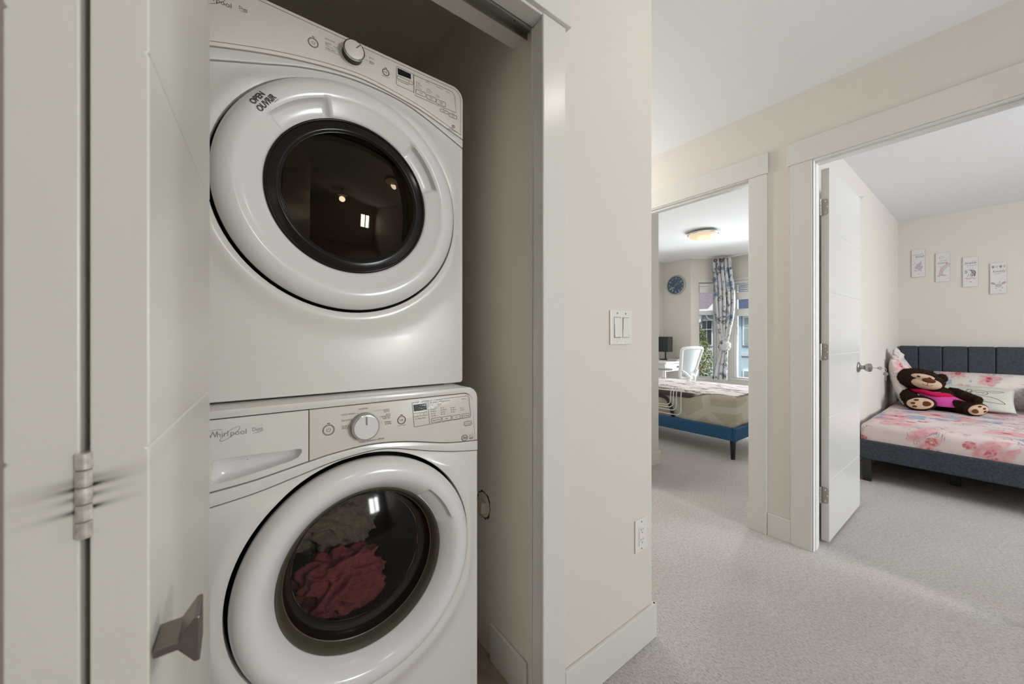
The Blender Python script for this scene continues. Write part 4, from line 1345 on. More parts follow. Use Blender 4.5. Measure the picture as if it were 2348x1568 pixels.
# ------------------------------------------------------------------ right-hand bedroom: bed
BX0, BX1 = 3.930, 6.005
BY1, BY0 = 0.668, -0.760
gb = thing('bed_frame', 'charcoal upholstered bed frame with channelled headboard in the right-hand bedroom', 'bed', ((BX0 + BX1)/2, (BY0 + BY1)/2, 0))
ox, oy = gb.location.x, gb.location.y
def GB(name, x0, x1, y0, y1, z0, z1, bev=0.012, m_='greybed'):
    return MB().box(x0 - ox, x1 - ox, y0 - oy, y1 - oy, z0, z1).build(name, M[m_], gb, bevel=bev, seg=3)
GB('foot_rail', BX0, BX0 + 0.05, BY0, BY1, 0.172, 0.318)
GB('side_rail', BX0 + 0.05, 5.93, BY1 - 0.045, BY1, 0.172, 0.318)
GB('side_rail', BX0 + 0.05, 5.93, BY0, BY0 + 0.045, 0.172, 0.318)
GB('slat_base', BX0 + 0.05, 5.93, BY0 + 0.045, BY1 - 0.045, 0.235, 0.255, 0.002, 'black')
ys = [0.668, 0.525, 0.355, 0.186, 0.015, -0.155, -0.325, -0.495, -0.665, -0.760]
hb0 = GB('headboard', 5.958, 6.006, BY0, BY1, 0.15, 1.026, 0.006)
for a_, b_ in zip(ys, ys[1:]):
    MB().box(5.930 - ox, 5.962 - ox, b_ + 0.0015 - oy, a_ - 0.0015 - oy, 0.30, 1.030).build('headboard_channel', M['greybed'], hb0, bevel=0.014, seg=4)
for (lx, ly) in ((3.955, 0.618), (3.955, -0.70), (5.85, 0.618), (5.85, -0.70), (4.35, -0.05 + 0.245), (5.2, 0.0)):
    MB().prism([(lx - ox - 0.022, ly - oy - 0.026), (lx - ox + 0.022, ly - oy - 0.026), (lx - ox + 0.022, ly - oy + 0.026), (lx - ox - 0.022, ly - oy + 0.026)], 'z', 0.0, 0.19 if lx < 4 or lx > 5.5 else 0.236).build('leg', M['black'], gb, bevel=0.004)

def soft_box(name, m_, x0, x1, y0, y1, z0, z1, r, nx, ny, sag=0.0, wob=0.01, parent=None, seed=0, hang=None):
    """mattress-like box with generous rounding and gentle unevenness"""
    bm = bmesh.new()
    bmesh.ops.create_cube(bm, size=1.0)
    bmesh.ops.scale(bm, vec=(x1 - x0, y1 - y0, z1 - z0), verts=bm.verts)
    bmesh.ops.bevel(bm, geom=list(bm.edges), offset=r, segments=5, profile=0.5, affect='EDGES')
    bmesh.ops.translate(bm, vec=((x0 + x1)/2, (y0 + y1)/2, (z0 + z1)/2), verts=bm.verts)
    long_ = [e for e in bm.edges if e.calc_length() > 0.12]
    for _ in range(3):
        long_ = [e for e in bm.edges if e.calc_length() > 0.10]
        if not long_:
            break
        bmesh.ops.subdivide_edges(bm, edges=long_, cuts=3, use_grid_fill=True)
    bm.normal_update()
    for v in bm.verts:
        q = mnoise.noise(V((v.co.x*4 + seed, v.co.y*4, v.co.z*4))) + 0.5*mnoise.noise(V((v.co.x*11, v.co.y*11 + seed, v.co.z*11)))
        v.co += v.normal*(q*wob)
    me = bpy.data.meshes.new(name)
    cx, cy = (x0 + x1)/2, (y0 + y1)/2
    for v in bm.verts:
        v.co.x -= cx
        v.co.y -= cy
        v.co.z -= z0
    bm.to_mesh(me)
    bm.free()
    o = link(name, me, m_, parent, smooth=True, angle=180)
    o.location = (cx, cy, z0)
    return o
mt = soft_box('mattress', M['floral'], 3.945, 5.925, BY0 + 0.015, BY1 - 0.006, 0.262, 0.452, 0.055, 0, 0, wob=0.006, seed=3)
tag(mt, 'mattress in a pink floral fitted sheet on the charcoal bed', 'mattress')

def pillow_h(u, v, s_, L, W, T, seed, pinch):
    k = max(0.0, (1 - abs(u)**2.6))*max(0.0, (1 - abs(v)**2.6))
    h = (k**pinch)*T/2
    x = u*L/2*(1 - 0.05*(1 - v*v)*abs(u)**3)
    y = v*W/2*(1 - 0.05*(1 - u*u)*abs(v)**3)
    q = mnoise.noise(V((x*9 + seed, y*9, s_*2.0)))*0.012 + mnoise.noise(V((x*22, y*22 + seed, s_)))*0.005
    return (x, y, s_*(h + q*k))
def pillow(name, m_, L, W, T, loc, rot, label, parent=None, seed=0, pinch=0.55, n=26):
    """cushion lying flat: L along x, W along y, T thick, then placed"""
    vs, fs = [], []
    for s_ in (1, -1):
        for j in range(n + 1):
            for i in range(n + 1):
                vs.append(pillow_h(2*i/n - 1, 2*j/n - 1, s_, L, W, T, seed, pinch))
    m1 = (n + 1)*(n + 1)
    for s_ in (0, 1):
        for j in range(n):
            for i in range(n):
                a_ = s_*m1 + j*(n + 1) + i
                f = (a_, a_ + 1, a_ + n + 2, a_ + n + 1)
                fs.append(f if s_ == 0 else f[::-1])
    o = MB().add(vs, fs).build(name, m_, parent, smooth=True, angle=180)
    o.location = loc
    o.rotation_euler = rot
    if label:
        tag(o, label, 'pillow')
    return o
MTOP = 0.452
pl = pillow('pillow', M['floral2'], 0.46, 0.47, 0.15, (5.37, 0.572, MTOP + 0.232), (rad(78), 0, rad(-4)), 'floral pillow standing on edge against the side wall, left of the bear', seed=2)
# loose end of the pillow case folded over its top
fl = MB().ball((-0.02, 0.245, 0.012), (0.14, 0.050, 0.040), 24, 14, lambda u: 1 + 0.22*mnoise.noise(u*2.3)).ball((-0.10, 0.285, 0.03), (0.07, 0.05, 0.022), 20, 12, lambda u: 1 + 0.25*mnoise.noise(u*2.9 + V((3, 1, 1))))
fl.build('case_flap', M['floral2'], pl, smooth=True, angle=180)
pillow('pillow', M['floral2'], 0.66, 0.42, 0.16, (5.80, 0.09, MTOP + 0.150), (rad(52), 0, rad(-90)), 'long floral pillow propped on the headboard behind the white pillow', seed=5)
wp = pillow('pillow', mat('white_cotton', (0.68, 0.68, 0.61), 0.9, bump=(18, 0.3, 0.006)), 0.52, 0.42, 0.10, (5.50, 0.165, MTOP + 0.105), (rad(24), 0, rad(-90)), 'white pillow with grey line drawing, right of the bear', seed=8)
def on_pillow(L, W, T, seed, pinch=0.55):
    def f(u, v):
        q = pillow_h(u, v, 1, L, W, T, seed, pinch)
        return (q[0], q[1], q[2] + 0.0022)
    return f
P = Print(on_pillow(0.52, 0.42, 0.10, 8))
def PL(pts, wd=0.016, closed=False):
    P.line(smooth_curve([tuple(p) for p in pts], 26), wd, closed)
PL([(-0.55, 0.30), (-0.42, 0.42), (-0.30, 0.40), (-0.24, 0.25), (-0.36, 0.18), (-0.50, 0.28)])
PL([(-0.24, 0.25), (-0.12, 0.10), (-0.05, 0.20), (-0.02, 0.38), (0.06, 0.25), (0.0, 0.02)])
PL([(0.02, -0.05), (0.10, 0.18), (0.30, 0.25), (0.42, 0.10), (0.34, -0.08), (0.15, -0.12)])
PL([(0.38, 0.20), (0.55, 0.38), (0.76, 0.42), (0.64, 0.26), (0.45, 0.18)])
PL([(0.15, 0.10), (0.20, 0.0), (0.24, 0.10)], 0.014)
PL([(0.26, 0.12), (0.31, 0.02), (0.34, 0.10)], 0.014)
PL([(0.10, -0.20), (0.45, -0.18), (0.72, -0.45), (0.78, -0.60), (0.60, -0.62), (0.30, -0.55)])
PL([(-0.10, -0.30), (0.10, -0.22)], 0.014)
P.build('line_drawing', mat('grey_thread', (0.10, 0.10, 0.095), 0.9), wp)
pillow('pillow', M['floral3'], 0.56, 0.44, 0.16, (5.56, -0.42, MTOP + 0.125), (rad(22), 0, rad(-90)), 'blue and red floral pillow at the far right of the charcoal bed', seed=11)

# teddy bear -------------------------------------------------------------
def fur(seed, amp=0.055):
    def f(u):
        p = V((u.x, u.y, u.z))
        return 1 + amp*mnoise.noise(p*9 + V((seed, 0, 0))) + amp*0.9*mnoise.noise(p*21 + V((0, seed, 0)))
    return f
tb_ = thing('teddy_bear', 'dark brown plush bear in a pink shirt slumped on the bed', 'soft toy', (5.22, 0.34, MTOP))
def bp(name, m_, c, r, seed=1, rot=None, amp=0.055, parent=None, nu=64, nv=40):
    o = MB().ball((c[0] - 5.22, c[1] - 0.34, c[2] - MTOP), r, nu, nv, fur(seed, amp) if amp else None, rot).build(name, M[m_] if isinstance(m_, str) else m_, parent or tb_, smooth=True, angle=180)
    return o
torso = bp('torso', 'bear', (5.27, 0.365, 0.550), (0.125, 0.140, 0.115), 2)
Rh = Matrix.Rotation(rad(12), 3, 'X')
HC = V((5.215, 0.455, 0.716))
bp('head', 'bear', HC, (0.122, 0.165, 0.103), 3, Rh, 0.045)
bp('ear', 'bear', (5.25, 0.590, 0.775), (0.03, 0.042, 0.042), 4)
bp('ear', 'bear', (5.25, 0.318, 0.740), (0.03, 0.038, 0.040), 5)
# mask: cream muzzle, brow patch, nose, eyes, mouth
fdir = V((-0.955, -0.22, 0.06)).normalized()
side = V((0.22, -0.955, -0.19)).normalized()
upv = V((0.05, -0.17, 0.98)).normalized()
RM = Matrix((fdir, side, upv)).transposed()
def hp_(f, s_, u_):
    q = HC + fdir*f + side*s_ + upv*u_
    return (q.x, q.y, q.z)
mz = bp('muzzle', 'bearskin', hp_(0.090, 0.036, -0.022), (0.060, 0.100, 0.054), 6, RM, 0.0)
bp('brow_patch', 'bearskin', hp_(0.093, 0.006, 0.030), (0.036, 0.078, 0.030), 6, RM, 0.0)
bp('nose', 'bearnose', hp_(0.146, 0.040, 0.008), (0.016, 0.044, 0.021), 6, RM, 0.0)
for s_ in (-0.026, 0.044):
    bp('eye', mat('black_bead', (0.01, 0.008, 0.007), 0.12) if s_ < 0 else bpy.data.materials['black_bead'], hp_(0.1275, s_, 0.030), (0.007, 0.012, 0.008), 6, RM, 0.0)
def rel(p):
    return (p[0] - 5.22, p[1] - 0.34, p[2] - MTOP)
sm = []
for i in range(13):
    a_ = rad(-160 + 140*i/12)
    s_, u_ = 0.038 + 0.034*cos(a_), -0.022 + 0.020*sin(a_)
    k = max(0.0, 1 - ((s_ - 0.036)/0.100)**2 - ((u_ + 0.022)/0.054)**2)
    sm.append(rel(hp_(0.0915 + 0.060*math.sqrt(k), s_, u_)))
mth = MB().tube(sm, 0.0014, 6)
ml = []
for i in range(6):
    u_ = -0.004 - 0.038*i/5
    k = max(0.0, 1 - ((0.002)/0.100)**2 - ((u_ + 0.022)/0.054)**2)
    ml.append(rel(hp_(0.0915 + 0.060*math.sqrt(k), 0.038, u_)))
mth.tube(ml, 0.0013, 6).build('mouth', M['bearnose'], tb_, smooth=True)
def limb(name, pts, rs, seed):
    pts = smooth_curve([tuple(p) for p in pts], 36)
    n = len(pts)
    rr = [interp([(i/(len(rs) - 1), r) for i, r in enumerate(rs)], k/(n - 1)) for k in range(n)]
    mb = MB().tube([rel(p) for p in pts], rr, 28)
    mb.v = [tuple(V(v) + (V(v) - V(rel(pts[min(i//28, n - 1)]))).normalized()*(0.006*mnoise.noise(V(v)*70) + 0.005*mnoise.noise(V(v)*160 + V((seed, 0, 0))))) for i, v in enumerate(mb.v)]
    return mb.build(name, M['bear'], tb_, smooth=True, angle=180)
limb('arm', [(5.25, 0.485, 0.605), (5.17, 0.520, 0.565), (5.10, 0.475, 0.515), (5.06, 0.435, 0.500), (5.04, 0.425, 0.497)], [0.03, 0.058, 0.060, 0.052, 0.015], 3)
limb('arm', [(5.32, 0.285, 0.630), (5.31, 0.235, 0.605), (5.29, 0.165, 0.575), (5.26, 0.105, 0.550), (5.255, 0.090, 0.545)], [0.025, 0.046, 0.044, 0.042, 0.012], 5)
limb('leg', [(5.26, 0.40, 0.505), (5.15, 0.425, 0.510), (5.06, 0.430, 0.512), (5.00, 0.430, 0.513)], [0.06, 0.066, 0.064, 0.058], 7)
limb('leg', [(5.26, 0.32, 0.505), (5.17, 0.235, 0.503), (5.10, 0.165, 0.502), (5.06, 0.120, 0.502)], [0.058, 0.055, 0.054, 0.045], 9)
foot_dir = {}
def foot(c, nrm, w_, h_, seed, roll, flip=-1):
    nrm = V(nrm).normalized()
    s_ = nrm.cross(V((0, 0, 1))).normalized()
    u_ = s_.cross(nrm).normalized()
    s2 = s_*cos(roll) + u_*sin(roll)
    u2 = u_*cos(roll) - s_*sin(roll)
    R = Matrix((nrm, s2, u2)).transposed()
    fo_ = bp('foot', 'bear', c, (0.050, w_, h_), seed, R, 0.05)
    foot_dir[fo_.name] = nrm
    cc = V(c) + nrm*0.034
    fp = bp('foot_pad', 'bearskin', cc, (0.020, w_*0.84, h_*0.82), seed, R, 0.0, nu=40, nv=20)
    def pad(a_, b_, ra, rb):
        k = math.sqrt(max(0, 1 - (a_/0.84)**2 - (b_/0.82)**2))
        q = cc + nrm*(0.020*k - 0.001) + s2*(a_*w_) + u2*(b_*h_)
        MB().ball(rel(q), (0.004, ra*w_, rb*h_), 20, 10, None, R).build('toe_pad', M['bearnose'], fp, smooth=True, angle=180)
    pad(flip*0.36, -0.05, 0.30, 0.36)
    for a_, b_ in ((-0.18, 0.48), (-0.42, 0.06), (-0.36, -0.38)):
        pad(flip*a_, b_, 0.17, 0.17)
foot((4.985, 0.430, 0.5175), (-0.985, -0.12, 0.14), 0.100, 0.063, 12, rad(-8))
foot((5.035, 0.118, 0.507), (-0.88, -0.46, 0.06), 0.072, 0.052, 14, rad(-20), 1)
# shirt and collar
def cloth(u):
    return 1 + 0.03*mnoise.noise(V((u.x*6, u.y*6, u.z*6))) + 0.012*mnoise.noise(V((u.x*14, u.y*14, u.z*14)))
vs_, fs_ = [], []
nu_, nv_ = 40, 18
for j in range(nv_ + 1):
    v = j/nv_
    for i in range(nu_):
        a_ = 2*pi*i/nu_
        wv = 0.6 + 0.4*v
        rx, ry = 0.100 + 0.050*v + 0.008*sin(a_*5 + v*4)*v, 0.100 + 0.066*v + 0.010*sin(a_*4 + 1)*v
        c = V((5.235, 0.400, 0.618)).lerp(V((5.225, 0.300, 0.512)), v)
        q = 0.006*mnoise.noise(V((cos(a_)*4, sin(a_)*4, v*6)))
        vs_.append(rel((c.x + (rx + q)*cos(a_), c.y + (ry + q)*sin(a_), c.z + 0.014*cos(a_)*v)))
for j in range(nv_):
    for i in range(nu_):
        fs_.append((j*nu_ + i, j*nu_ + (i + 1) % nu_, (j + 1)*nu_ + (i + 1) % nu_, (j + 1)*nu_ + i))
MB().add(vs_, fs_).build('shirt', M['pink'], tb_, smooth=True, angle=180)
cl = []
for i in range(40):
    a_ = 2*pi*i/40
    cl.append(rel((5.232 + 0.112*cos(a_), 0.385 + 0.120*sin(a_), 0.606 + 0.020*sin(a_) + 0.005*sin(a_*5))))
MB().tube(cl, 0.021, 10, True).build('scarf', M['red'], tb_, smooth=True)
# plush pile: short tufts over every furry part
def pile():
    rnd = random.Random(21)
    vs, fs = [], []
    for ch in list(tb_.children):
        if ch.name.split('.')[0] not in ('torso', 'head', 'arm', 'leg', 'foot', 'ear'):
            continue
        me = ch.data
        pol = [p for p in me.polygons]
        n = min(4200, max(800, int(sum(p.area for p in pol)*44000)))
        ws = [p.area for p in pol]
        for p in rnd.choices(pol, ws, k=n):
            nn = p.normal.copy()
            if nn.length < 0.5:
                continue
            c = p.center.copy()
            if ch.name in foot_dir and nn.dot(foot_dir[ch.name]) > 0.35:
                continue
            d = (nn + V((rnd.gauss(0, 0.45), rnd.gauss(0, 0.45), rnd.gauss(0, 0.45) - 0.25))).normalized()
            s_ = d.cross(V((rnd.gauss(0, 1), rnd.gauss(0, 1), rnd.gauss(0, 1)))).normalized()
            L = rnd.uniform(0.006, 0.012)
            o_ = len(vs)
            vs += [c - nn*0.003 + s_*0.0017, c - nn*0.003 - s_*0.0017, c + d*L]
            fs.append((o_, o_ + 1, o_ + 2))
    me = bpy.data.meshes.new('fur')
    me.from_pydata([tuple(v) for v in vs], [], fs)
    o = link('fur', me, M['bear'], tb_)
    o['kind'] = 'stuff'
pile()
MB().tube([rel(p) for p in ((5.135, 0.455, 0.585), (5.118, 0.435, 0.560), (5.108, 0.405, 0.540), (5.103, 0.385, 0.510), (5.100, 0.378, 0.490))], 0.004, 8).build('ribbon', M['offwhite'], tb_, smooth=True)

# four wall plaques --------------------------------------------------------
ink = mat('plaque_ink', (0.16, 0.15, 0.17), 0.8)
pale = mat('plaque_pale_lilac', (0.52, 0.47, 0.56), 0.8)
rose = mat('plaque_rose', (0.56, 0.34, 0.36), 0.8)
gold = mat('plaque_gold', (0.60, 0.44, 0.20), 0.8)
teal = mat('plaque_teal', (0.32, 0.42, 0.44), 0.8)
board = mat('plaque_board', (0.72, 0.71, 0.71), 0.6)
edge_ = mat('plaque_edge', (0.50, 0.48, 0.42), 0.6)
PLQ = [(0.5305, 1.946, 'kind', 'a tree-like sketch'), (0.3555, 1.872, 'strong', ''), (0.1720, 1.798, 'brave', ''), (-0.0005, 1.710, 'lovely', '')]
LB = ['small white plaque lettered kind, highest of the four on the bedroom wall',
      'small white plaque lettered strong with a painted rainbow',
      'small white plaque lettered brave with a dark-maned sketch',
      'small white plaque lettered lovely with a row of hearts, lowest of the four']
for i, (yc, zc, word, _) in enumerate(PLQ):
    t = thing('wall_plaque', LB[i], 'wall plaque', (6.02, yc, zc), group='lettered plaques on the bedroom wall')
    MB().box(-0.008, 0.0, -0.0505, 0.0505, -0.154, 0.154).build('backing', edge_, t)
    MB().box(-0.0088, -0.008, -0.0485, 0.0485, -0.152, 0.152).build('face', board, t)
    def at(o):
        return lambda u, v: (-0.0090 - o, -u, v)
    P = Print(at(0))
    A, B_, C_, D_ = Print(at(0.0001)), Print(at(0.0001)), Print(at(0.0002)), Print(at(0.0002))
    if i == 0:
        P.text('you are so', -0.008, 0.088, 0.016, shear=0.3).text('kind', 0.008, 0.060, 0.036, shear=0.3)
        for (u, v, r) in ((0.0, -0.035, 0.020), (0.012, -0.010, 0.016), (-0.012, -0.050, 0.018), (0.010, -0.060, 0.022)):
            A.disc(u, v, r*0.8, r)
        P.line(smooth_curve([(-0.012, -0.065), (-0.016, -0.03), (0.004, -0.005), (0.022, -0.02), (0.012, -0.04), (0.014, -0.07)], 20), 0.0025)
        P.line([(0.012, -0.002), (0.020, 0.024), (0.022, -0.004)], 0.002)
        P.disc(0.026, -0.044, 0.008, 0.004)
        for u in (-0.026, -0.014, 0.002, 0.020):
            P.disc(u, -0.084 + 0.004*sin(u*200), 0.004)
        for (u, v) in ((-0.024, 0.005), (-0.034, -0.012), (0.030, 0.10)):
            P.disc(u, v, 0.003)
        P.disc(0.004, -0.122, 0.006, 0.0025)
    elif i == 1:
        P.text('you are', 0.004, 0.066, 0.015, shear=0.3).text('strong', -0.002, 0.038, 0.028, shear=0.3)
        P.arc(-0.010, 0.103, 0.012, 0.012, wd=0.0015).disc(-0.024, 0.103, 0.003)
        for k, q in enumerate((B_, C_, A, D_)):
            q.arc(0.052, -0.078, 0.076 - 0.0075*k, 0.112 - 0.0095*k, 92, 178, 0.005 if k != 3 else 0.004, 20)
        for (u, v, r) in ((-0.028, -0.090, 0.012), (-0.012, -0.082, 0.015), (0.004, -0.086, 0.013), (0.016, -0.092, 0.009)):
            A.disc(u, v, r, r*0.7)
        P.disc(-0.014, 0.0, 0.003).disc(0.03, -0.09, 0.0025).disc(0.034, -0.12, 0.002)
    elif i == 2:
        P.text('she is', 0.022, 0.102, 0.014, shear=0.3).text('brave', -0.002, 0.080, 0.034, shear=0.3).text('& strong too', 0.008, 0.062, 0.012, shear=0.3)
        P.line(smooth_curve([(-0.014, 0.018), (0.004, 0.010), (0.010, -0.012), (0.004, -0.030), (0.006, -0.050)], 16), 0.004)
        P.line(smooth_curve([(0.0, 0.016), (0.022, 0.008), (0.030, -0.010), (0.026, -0.050)], 16), 0.008)
        P.line(smooth_curve([(0.012, 0.004), (0.018, -0.018), (0.012, -0.048)], 12), 0.006)
        P.line([(-0.018, -0.048), (-0.008, -0.022)], 0.003)
        B_.line(smooth_curve([(0.018, 0.0), (0.024, -0.02), (0.020, -0.045)], 12), 0.004)
        for u in (-0.026, -0.014, -0.002, 0.012, 0.026):
            A.disc(u, -0.068 + 0.004*sin(u*160), 0.008, 0.006)
        for (u, v) in ((-0.030, 0.012), (-0.024, 0.0), (-0.030, -0.010)):
            D_.disc(u, v, 0.007)
        P.disc(0.002, -0.105, 0.006, 0.003).disc(0.0, 0.03, 0.0025).disc(0.016, 0.03, 0.0025)
    else:
        for u, q in ((-0.032, P), (-0.009, A), (0.014, P), (0.035, C_)):
            q.arc(u, 0.116, 0.005, 0.007, wd=0.005).line([(u - 0.006, 0.112), (u, 0.100), (u + 0.006, 0.112)], 0.004)
        P.text('lovely', 0.002, 0.058, 0.033, shear=0.3).text('you are', -0.008, 0.042, 0.012, shear=0.3)
        for sg in (-1, 1):
            B_.disc(sg*0.032, -0.050, 0.012, 0.007, rot=sg*0.7)
            P.arc(sg*0.032, -0.050, 0.013, 0.008, wd=0.002, rot=sg*0.7)
            P.line([(sg*0.020, -0.060), (sg*0.006, -0.076)], 0.003)
        for (u, v, r) in ((-0.010, -0.072, 0.010), (0.0, -0.066, 0.012), (0.010, -0.072, 0.010)):
            A.disc(u, v, r)
        P.arc(0.0, -0.078, 0.014, 0.008, 180, 360, 0.003).line([(0.004, -0.05), (0.008, -0.026), (0.012, -0.048)], 0.002)
        P.disc(-0.016, -0.100, 0.006, 0.002, rot=-0.2).disc(0.022, -0.098, 0.006, 0.002, rot=0.3).disc(0.012, -0.124, 0.006, 0.002)
    P.build('lettering', ink, t)
    for nm, q, mm in (('lilac_print', A, pale), ('rose_print', B_, rose), ('gold_print', C_, gold), ('teal_print', D_, teal)):
        if q.mb.f:
            q.build(nm, mm, t)

# ------------------------------------------------------------------ left-hand bedroom: bed
bb = thing('bed_frame', 'blue upholstered bed frame on dark tapered legs in the left-hand bedroom', 'bed', (4.16, 2.46, 0))
ox, oy = bb.location.x, bb.location.y
BYa, BYb = 1.425, 3.50
def BB(name, x0, x1, y0, y1, z0, z1, bev=0.010, m_='bluebed'):
    return MB().box(x0 - ox, x1 - ox, y0 - oy, y1 - oy, z0, z1).build(name, M[m_], bb, bevel=bev, seg=3)
BB('side_rail', 3.600, 3.632, BYa + 0.028, BYb, 0.172, 0.290)
BB('side_rail', 4.690, 4.722, BYa + 0.028, BYb, 0.172, 0.290)
BB('foot_rail', 3.600, 4.722, BYa, BYa + 0.030, 0.172, 0.290)
BB('corner_cap', 3.598, 3.634, BYa - 0.002, BYa + 0.024, 0.171, 0.292, 0.004)
BB('slat_base', 3.632, 4.690, BYa + 0.03, BYb, 0.245, 0.262, 0.002, 'deskwhite')
BB('headboard', 3.60, 4.722, 3.45, 3.52, 0.15, 1.0)
for (lx, ly) in ((3.632, 1.462), (4.69, 1.462), (3.632, 3.40), (4.69, 3.40)):
    MB().lathe([(0.017, 0.0), (0.018, 0.002), (0.025, 0.173)], 24, c=(lx - ox, ly - oy, 0)).build('leg', M['black'], bb, smooth=True)
mt = soft_box('mattress', M['beige'], 3.700, 4.675, 1.465, 3.44, 0.263, 0.560, 0.045, 0, 0, wob=0.007, seed=9)
tag(mt, 'thick mattress in a beige patterned sheet on the blue bed', 'mattress')
# blanket spread on top with its braided hem over the front edge
vs, fs = [], []
nx, ny = 46, 80
ORI = V((3.70, 1.475, 0.572))
for j in range(ny + 1):
    y = 1.475 + 1.93*j/ny
    dr_ = 0.062*min(1.0, max(0.0, (y - 1.76)/0.14))*(1 if y < 2.6 else 1)
    back = 0.085*max(0.0, 1 - max(0.0, (y - 1.475))/0.33)
    for i in range(nx + 1):
        u = i/nx
        if i <= 6 and dr_ > 0.003:
            k = 1 - i/6.0
            x, z = 3.700 - 0.013 - 0.006*sin(y*9), 0.562 - dr_*k
            x += 0.013*(1 - k)**3
        else:
            q = max(0.0, (i - 6)/(nx - 6)) if i > 6 else 0.0
            x, z = 3.700 + back + (0.985 - back)*q, 0.566
        zz = 0.007*mnoise.noise(V((x*7, y*5, 0.3))) + 0.004*mnoise.noise(V((x*15, y*9, 2)))
        if i > 6:
            zz = abs(zz) + 0.004
            z -= 0.03*max(0, (u - 0.97)/0.03)
        vs.append((x - ORI.x + (zz*0.5 if i <= 6 else 0), y - ORI.y, z + (zz if i > 5 else 0) - ORI.z))
for j in range(ny):
    for i in range(nx):
        a_ = j*(nx + 1) + i
        fs.append((a_, a_ + 1, a_ + nx + 2, a_ + nx + 1))
bl = MB().add(vs, fs).build('blanket', M['blanket'], None, smooth=True, angle=180)
bl.location = ORI
sd = bl.modifiers.new('thickness', 'SOLIDIFY')
sd.thickness = 0.006
tag(bl, 'pale blanket with brown wavy strokes and a dark braided hem spread over the blue bed', 'blanket')

# drying rack: black frame and white wires
dk = thing('drying_rack', 'black-framed rack with white wires leaning against the side of the blue bed', 'rack', (3.655, 2.3, 0.28))
def rr_(pts):
    return [(p[0] - 3.655, p[1] - 2.3, p[2] - 0.28) for p in pts]
fr = smooth_curve([(3.662, 2.66, 0.487), (3.662, 2.40, 0.487), (3.662, 2.20, 0.487), (3.662, 2.135, 0.470), (3.662, 2.098, 0.42), (3.662, 2.075, 0.35), (3.662, 2.052, 0.272)], 36)
mb = MB()
vs, fs = [], []
frp = rr_(fr)
for i, p in enumerate(frp):
    a_ = V(frp[max(i - 1, 0)])
    b_ = V(frp[min(i + 1, len(frp) - 1)])
    d = (b_ - a_).normalized()
    n_ = V((0, -d.z, d.y))
    for (sx, sn) in ((-0.006, -0.016), (0.006, -0.016), (0.006, 0.016), (-0.006, 0.016)):
        vs.append(V(p) + n_*sn + V((sx, 0, 0)))
for i in range(len(frp) - 1):
    for k in range(4):
        fs.append((i*4 + k, i*4 + (k + 1) % 4, (i + 1)*4 + (k + 1) % 4, (i + 1)*4 + k))
fs += [(0, 1, 2, 3), tuple((len(frp) - 1)*4 + k for k in (3, 2, 1, 0))]
mb.add(vs, fs).build('frame', M['black'], dk, smooth=True)
for (yk, zk) in ((2.075, 0.405), (2.045, 0.385), (2.012, 0.357), (1.962, 0.314)):
    cr = 0.045
    pts = [(3.700, yk - 0.024, 0.588), (3.672, yk - 0.020, 0.588), (3.650, yk - 0.006, 0.565), (3.647, yk, 0.53), (3.647, yk + 0.001, zk + cr*1.4), (3.647, yk + 0.012, zk + cr*0.5), (3.647, yk + 0.030, zk + 0.010), (3.647, yk + 0.055, zk), (3.647, 2.3, zk), (3.647, 2.66, zk)]
    MB().tube(rr_(smooth_curve(pts, 54)), 0.0045, 8).build('wire', M['offwhite'], dk, smooth=True)

# desk, lamp, notebooks, chair ---------------------------------------------
dsk = thing('desk', 'white desk with a drawer against the far corner of the left-hand bedroom', 'desk', (5.59, 3.29, 0))
def DK(name, x0, x1, y0, y1, z0, z1, par=None, bev=0.002):
    return MB().box(x0 - 5.59, x1 - 5.59, y0 - 3.29, y1 - 3.29, z0, z1).build(name, M['deskwhite'], par or dsk, bevel=bev)
DK('desk_top', 5.19, 5.985, 3.03, 3.535, 0.712, 0.742)
DK('side_panel', 5.20, 5.23, 3.05, 3.53, 0.0, 0.712)
DK('side_panel', 5.945, 5.975, 3.05, 3.53, 0.0, 0.712)
DK('back_panel', 5.23, 5.945, 3.51, 3.53, 0.25, 0.712)
drw = DK('drawer', 5.235, 5.94, 3.046, 3.45, 0.595, 0.705)
DK('drawer_gap', 5.232, 5.943, 3.052, 3.06, 0.706, 0.711, drw, 0).data.materials[0] = M['slot']
tl = thing('table_lamp', 'black table lamp with a square shade on the white desk', 'lamp', (5.735, 3.355, 0.742))
MB().box(-0.075, 0.075, -0.065, 0.065, 0.0, 0.018).build('base', M['black'], tl, bevel=0.003)
MB().lathe([(0.011, 0.018), (0.011, 0.15)], 16).build('stem', M['black'], tl, smooth=True)
MB().box(-0.075, 0.075, -0.085, 0.085, 0.138, 0.392).build('lamp_shade', mat('black_linen', (0.028, 0.031, 0.034), 0.8, bump=(200, 0.2, 0.001)), tl, bevel=0.008, seg=3)
for k, (lab, mcol) in enumerate((('closed laptop-thin notebook at the bottom of the small pile on the desk', (0.06, 0.06, 0.065)), ('white notebook in the middle of the small pile on the desk', (0.62, 0.62, 0.60)), ('grey notebook on top of the small pile on the desk', (0.22, 0.21, 0.20)))):
    nb = thing('notebook', lab, 'notebook', (5.70 + 0.01*k, 3.17, 0.742 + 0.0125*k), rad(4*k), group='notebooks on the desk')
    MB().box(-0.11, 0.11, -0.085, 0.085, 0.0, 0.0025).box(-0.11, 0.11, -0.085, 0.085, 0.0095, 0.012).box(0.1075, 0.11, -0.085, 0.085, 0.0, 0.012).build('cover', mat('notebook_cover', mcol, 0.6), nb)
    MB().box(-0.106, 0.107, -0.082, 0.082, 0.0026, 0.0094).build('pages', M['offwhite'], nb)

ch = thing('office_chair', 'white swivel chair with a pale mesh back drawn up to the desk', 'chair', (5.07, 2.87, 0), rad(-6))
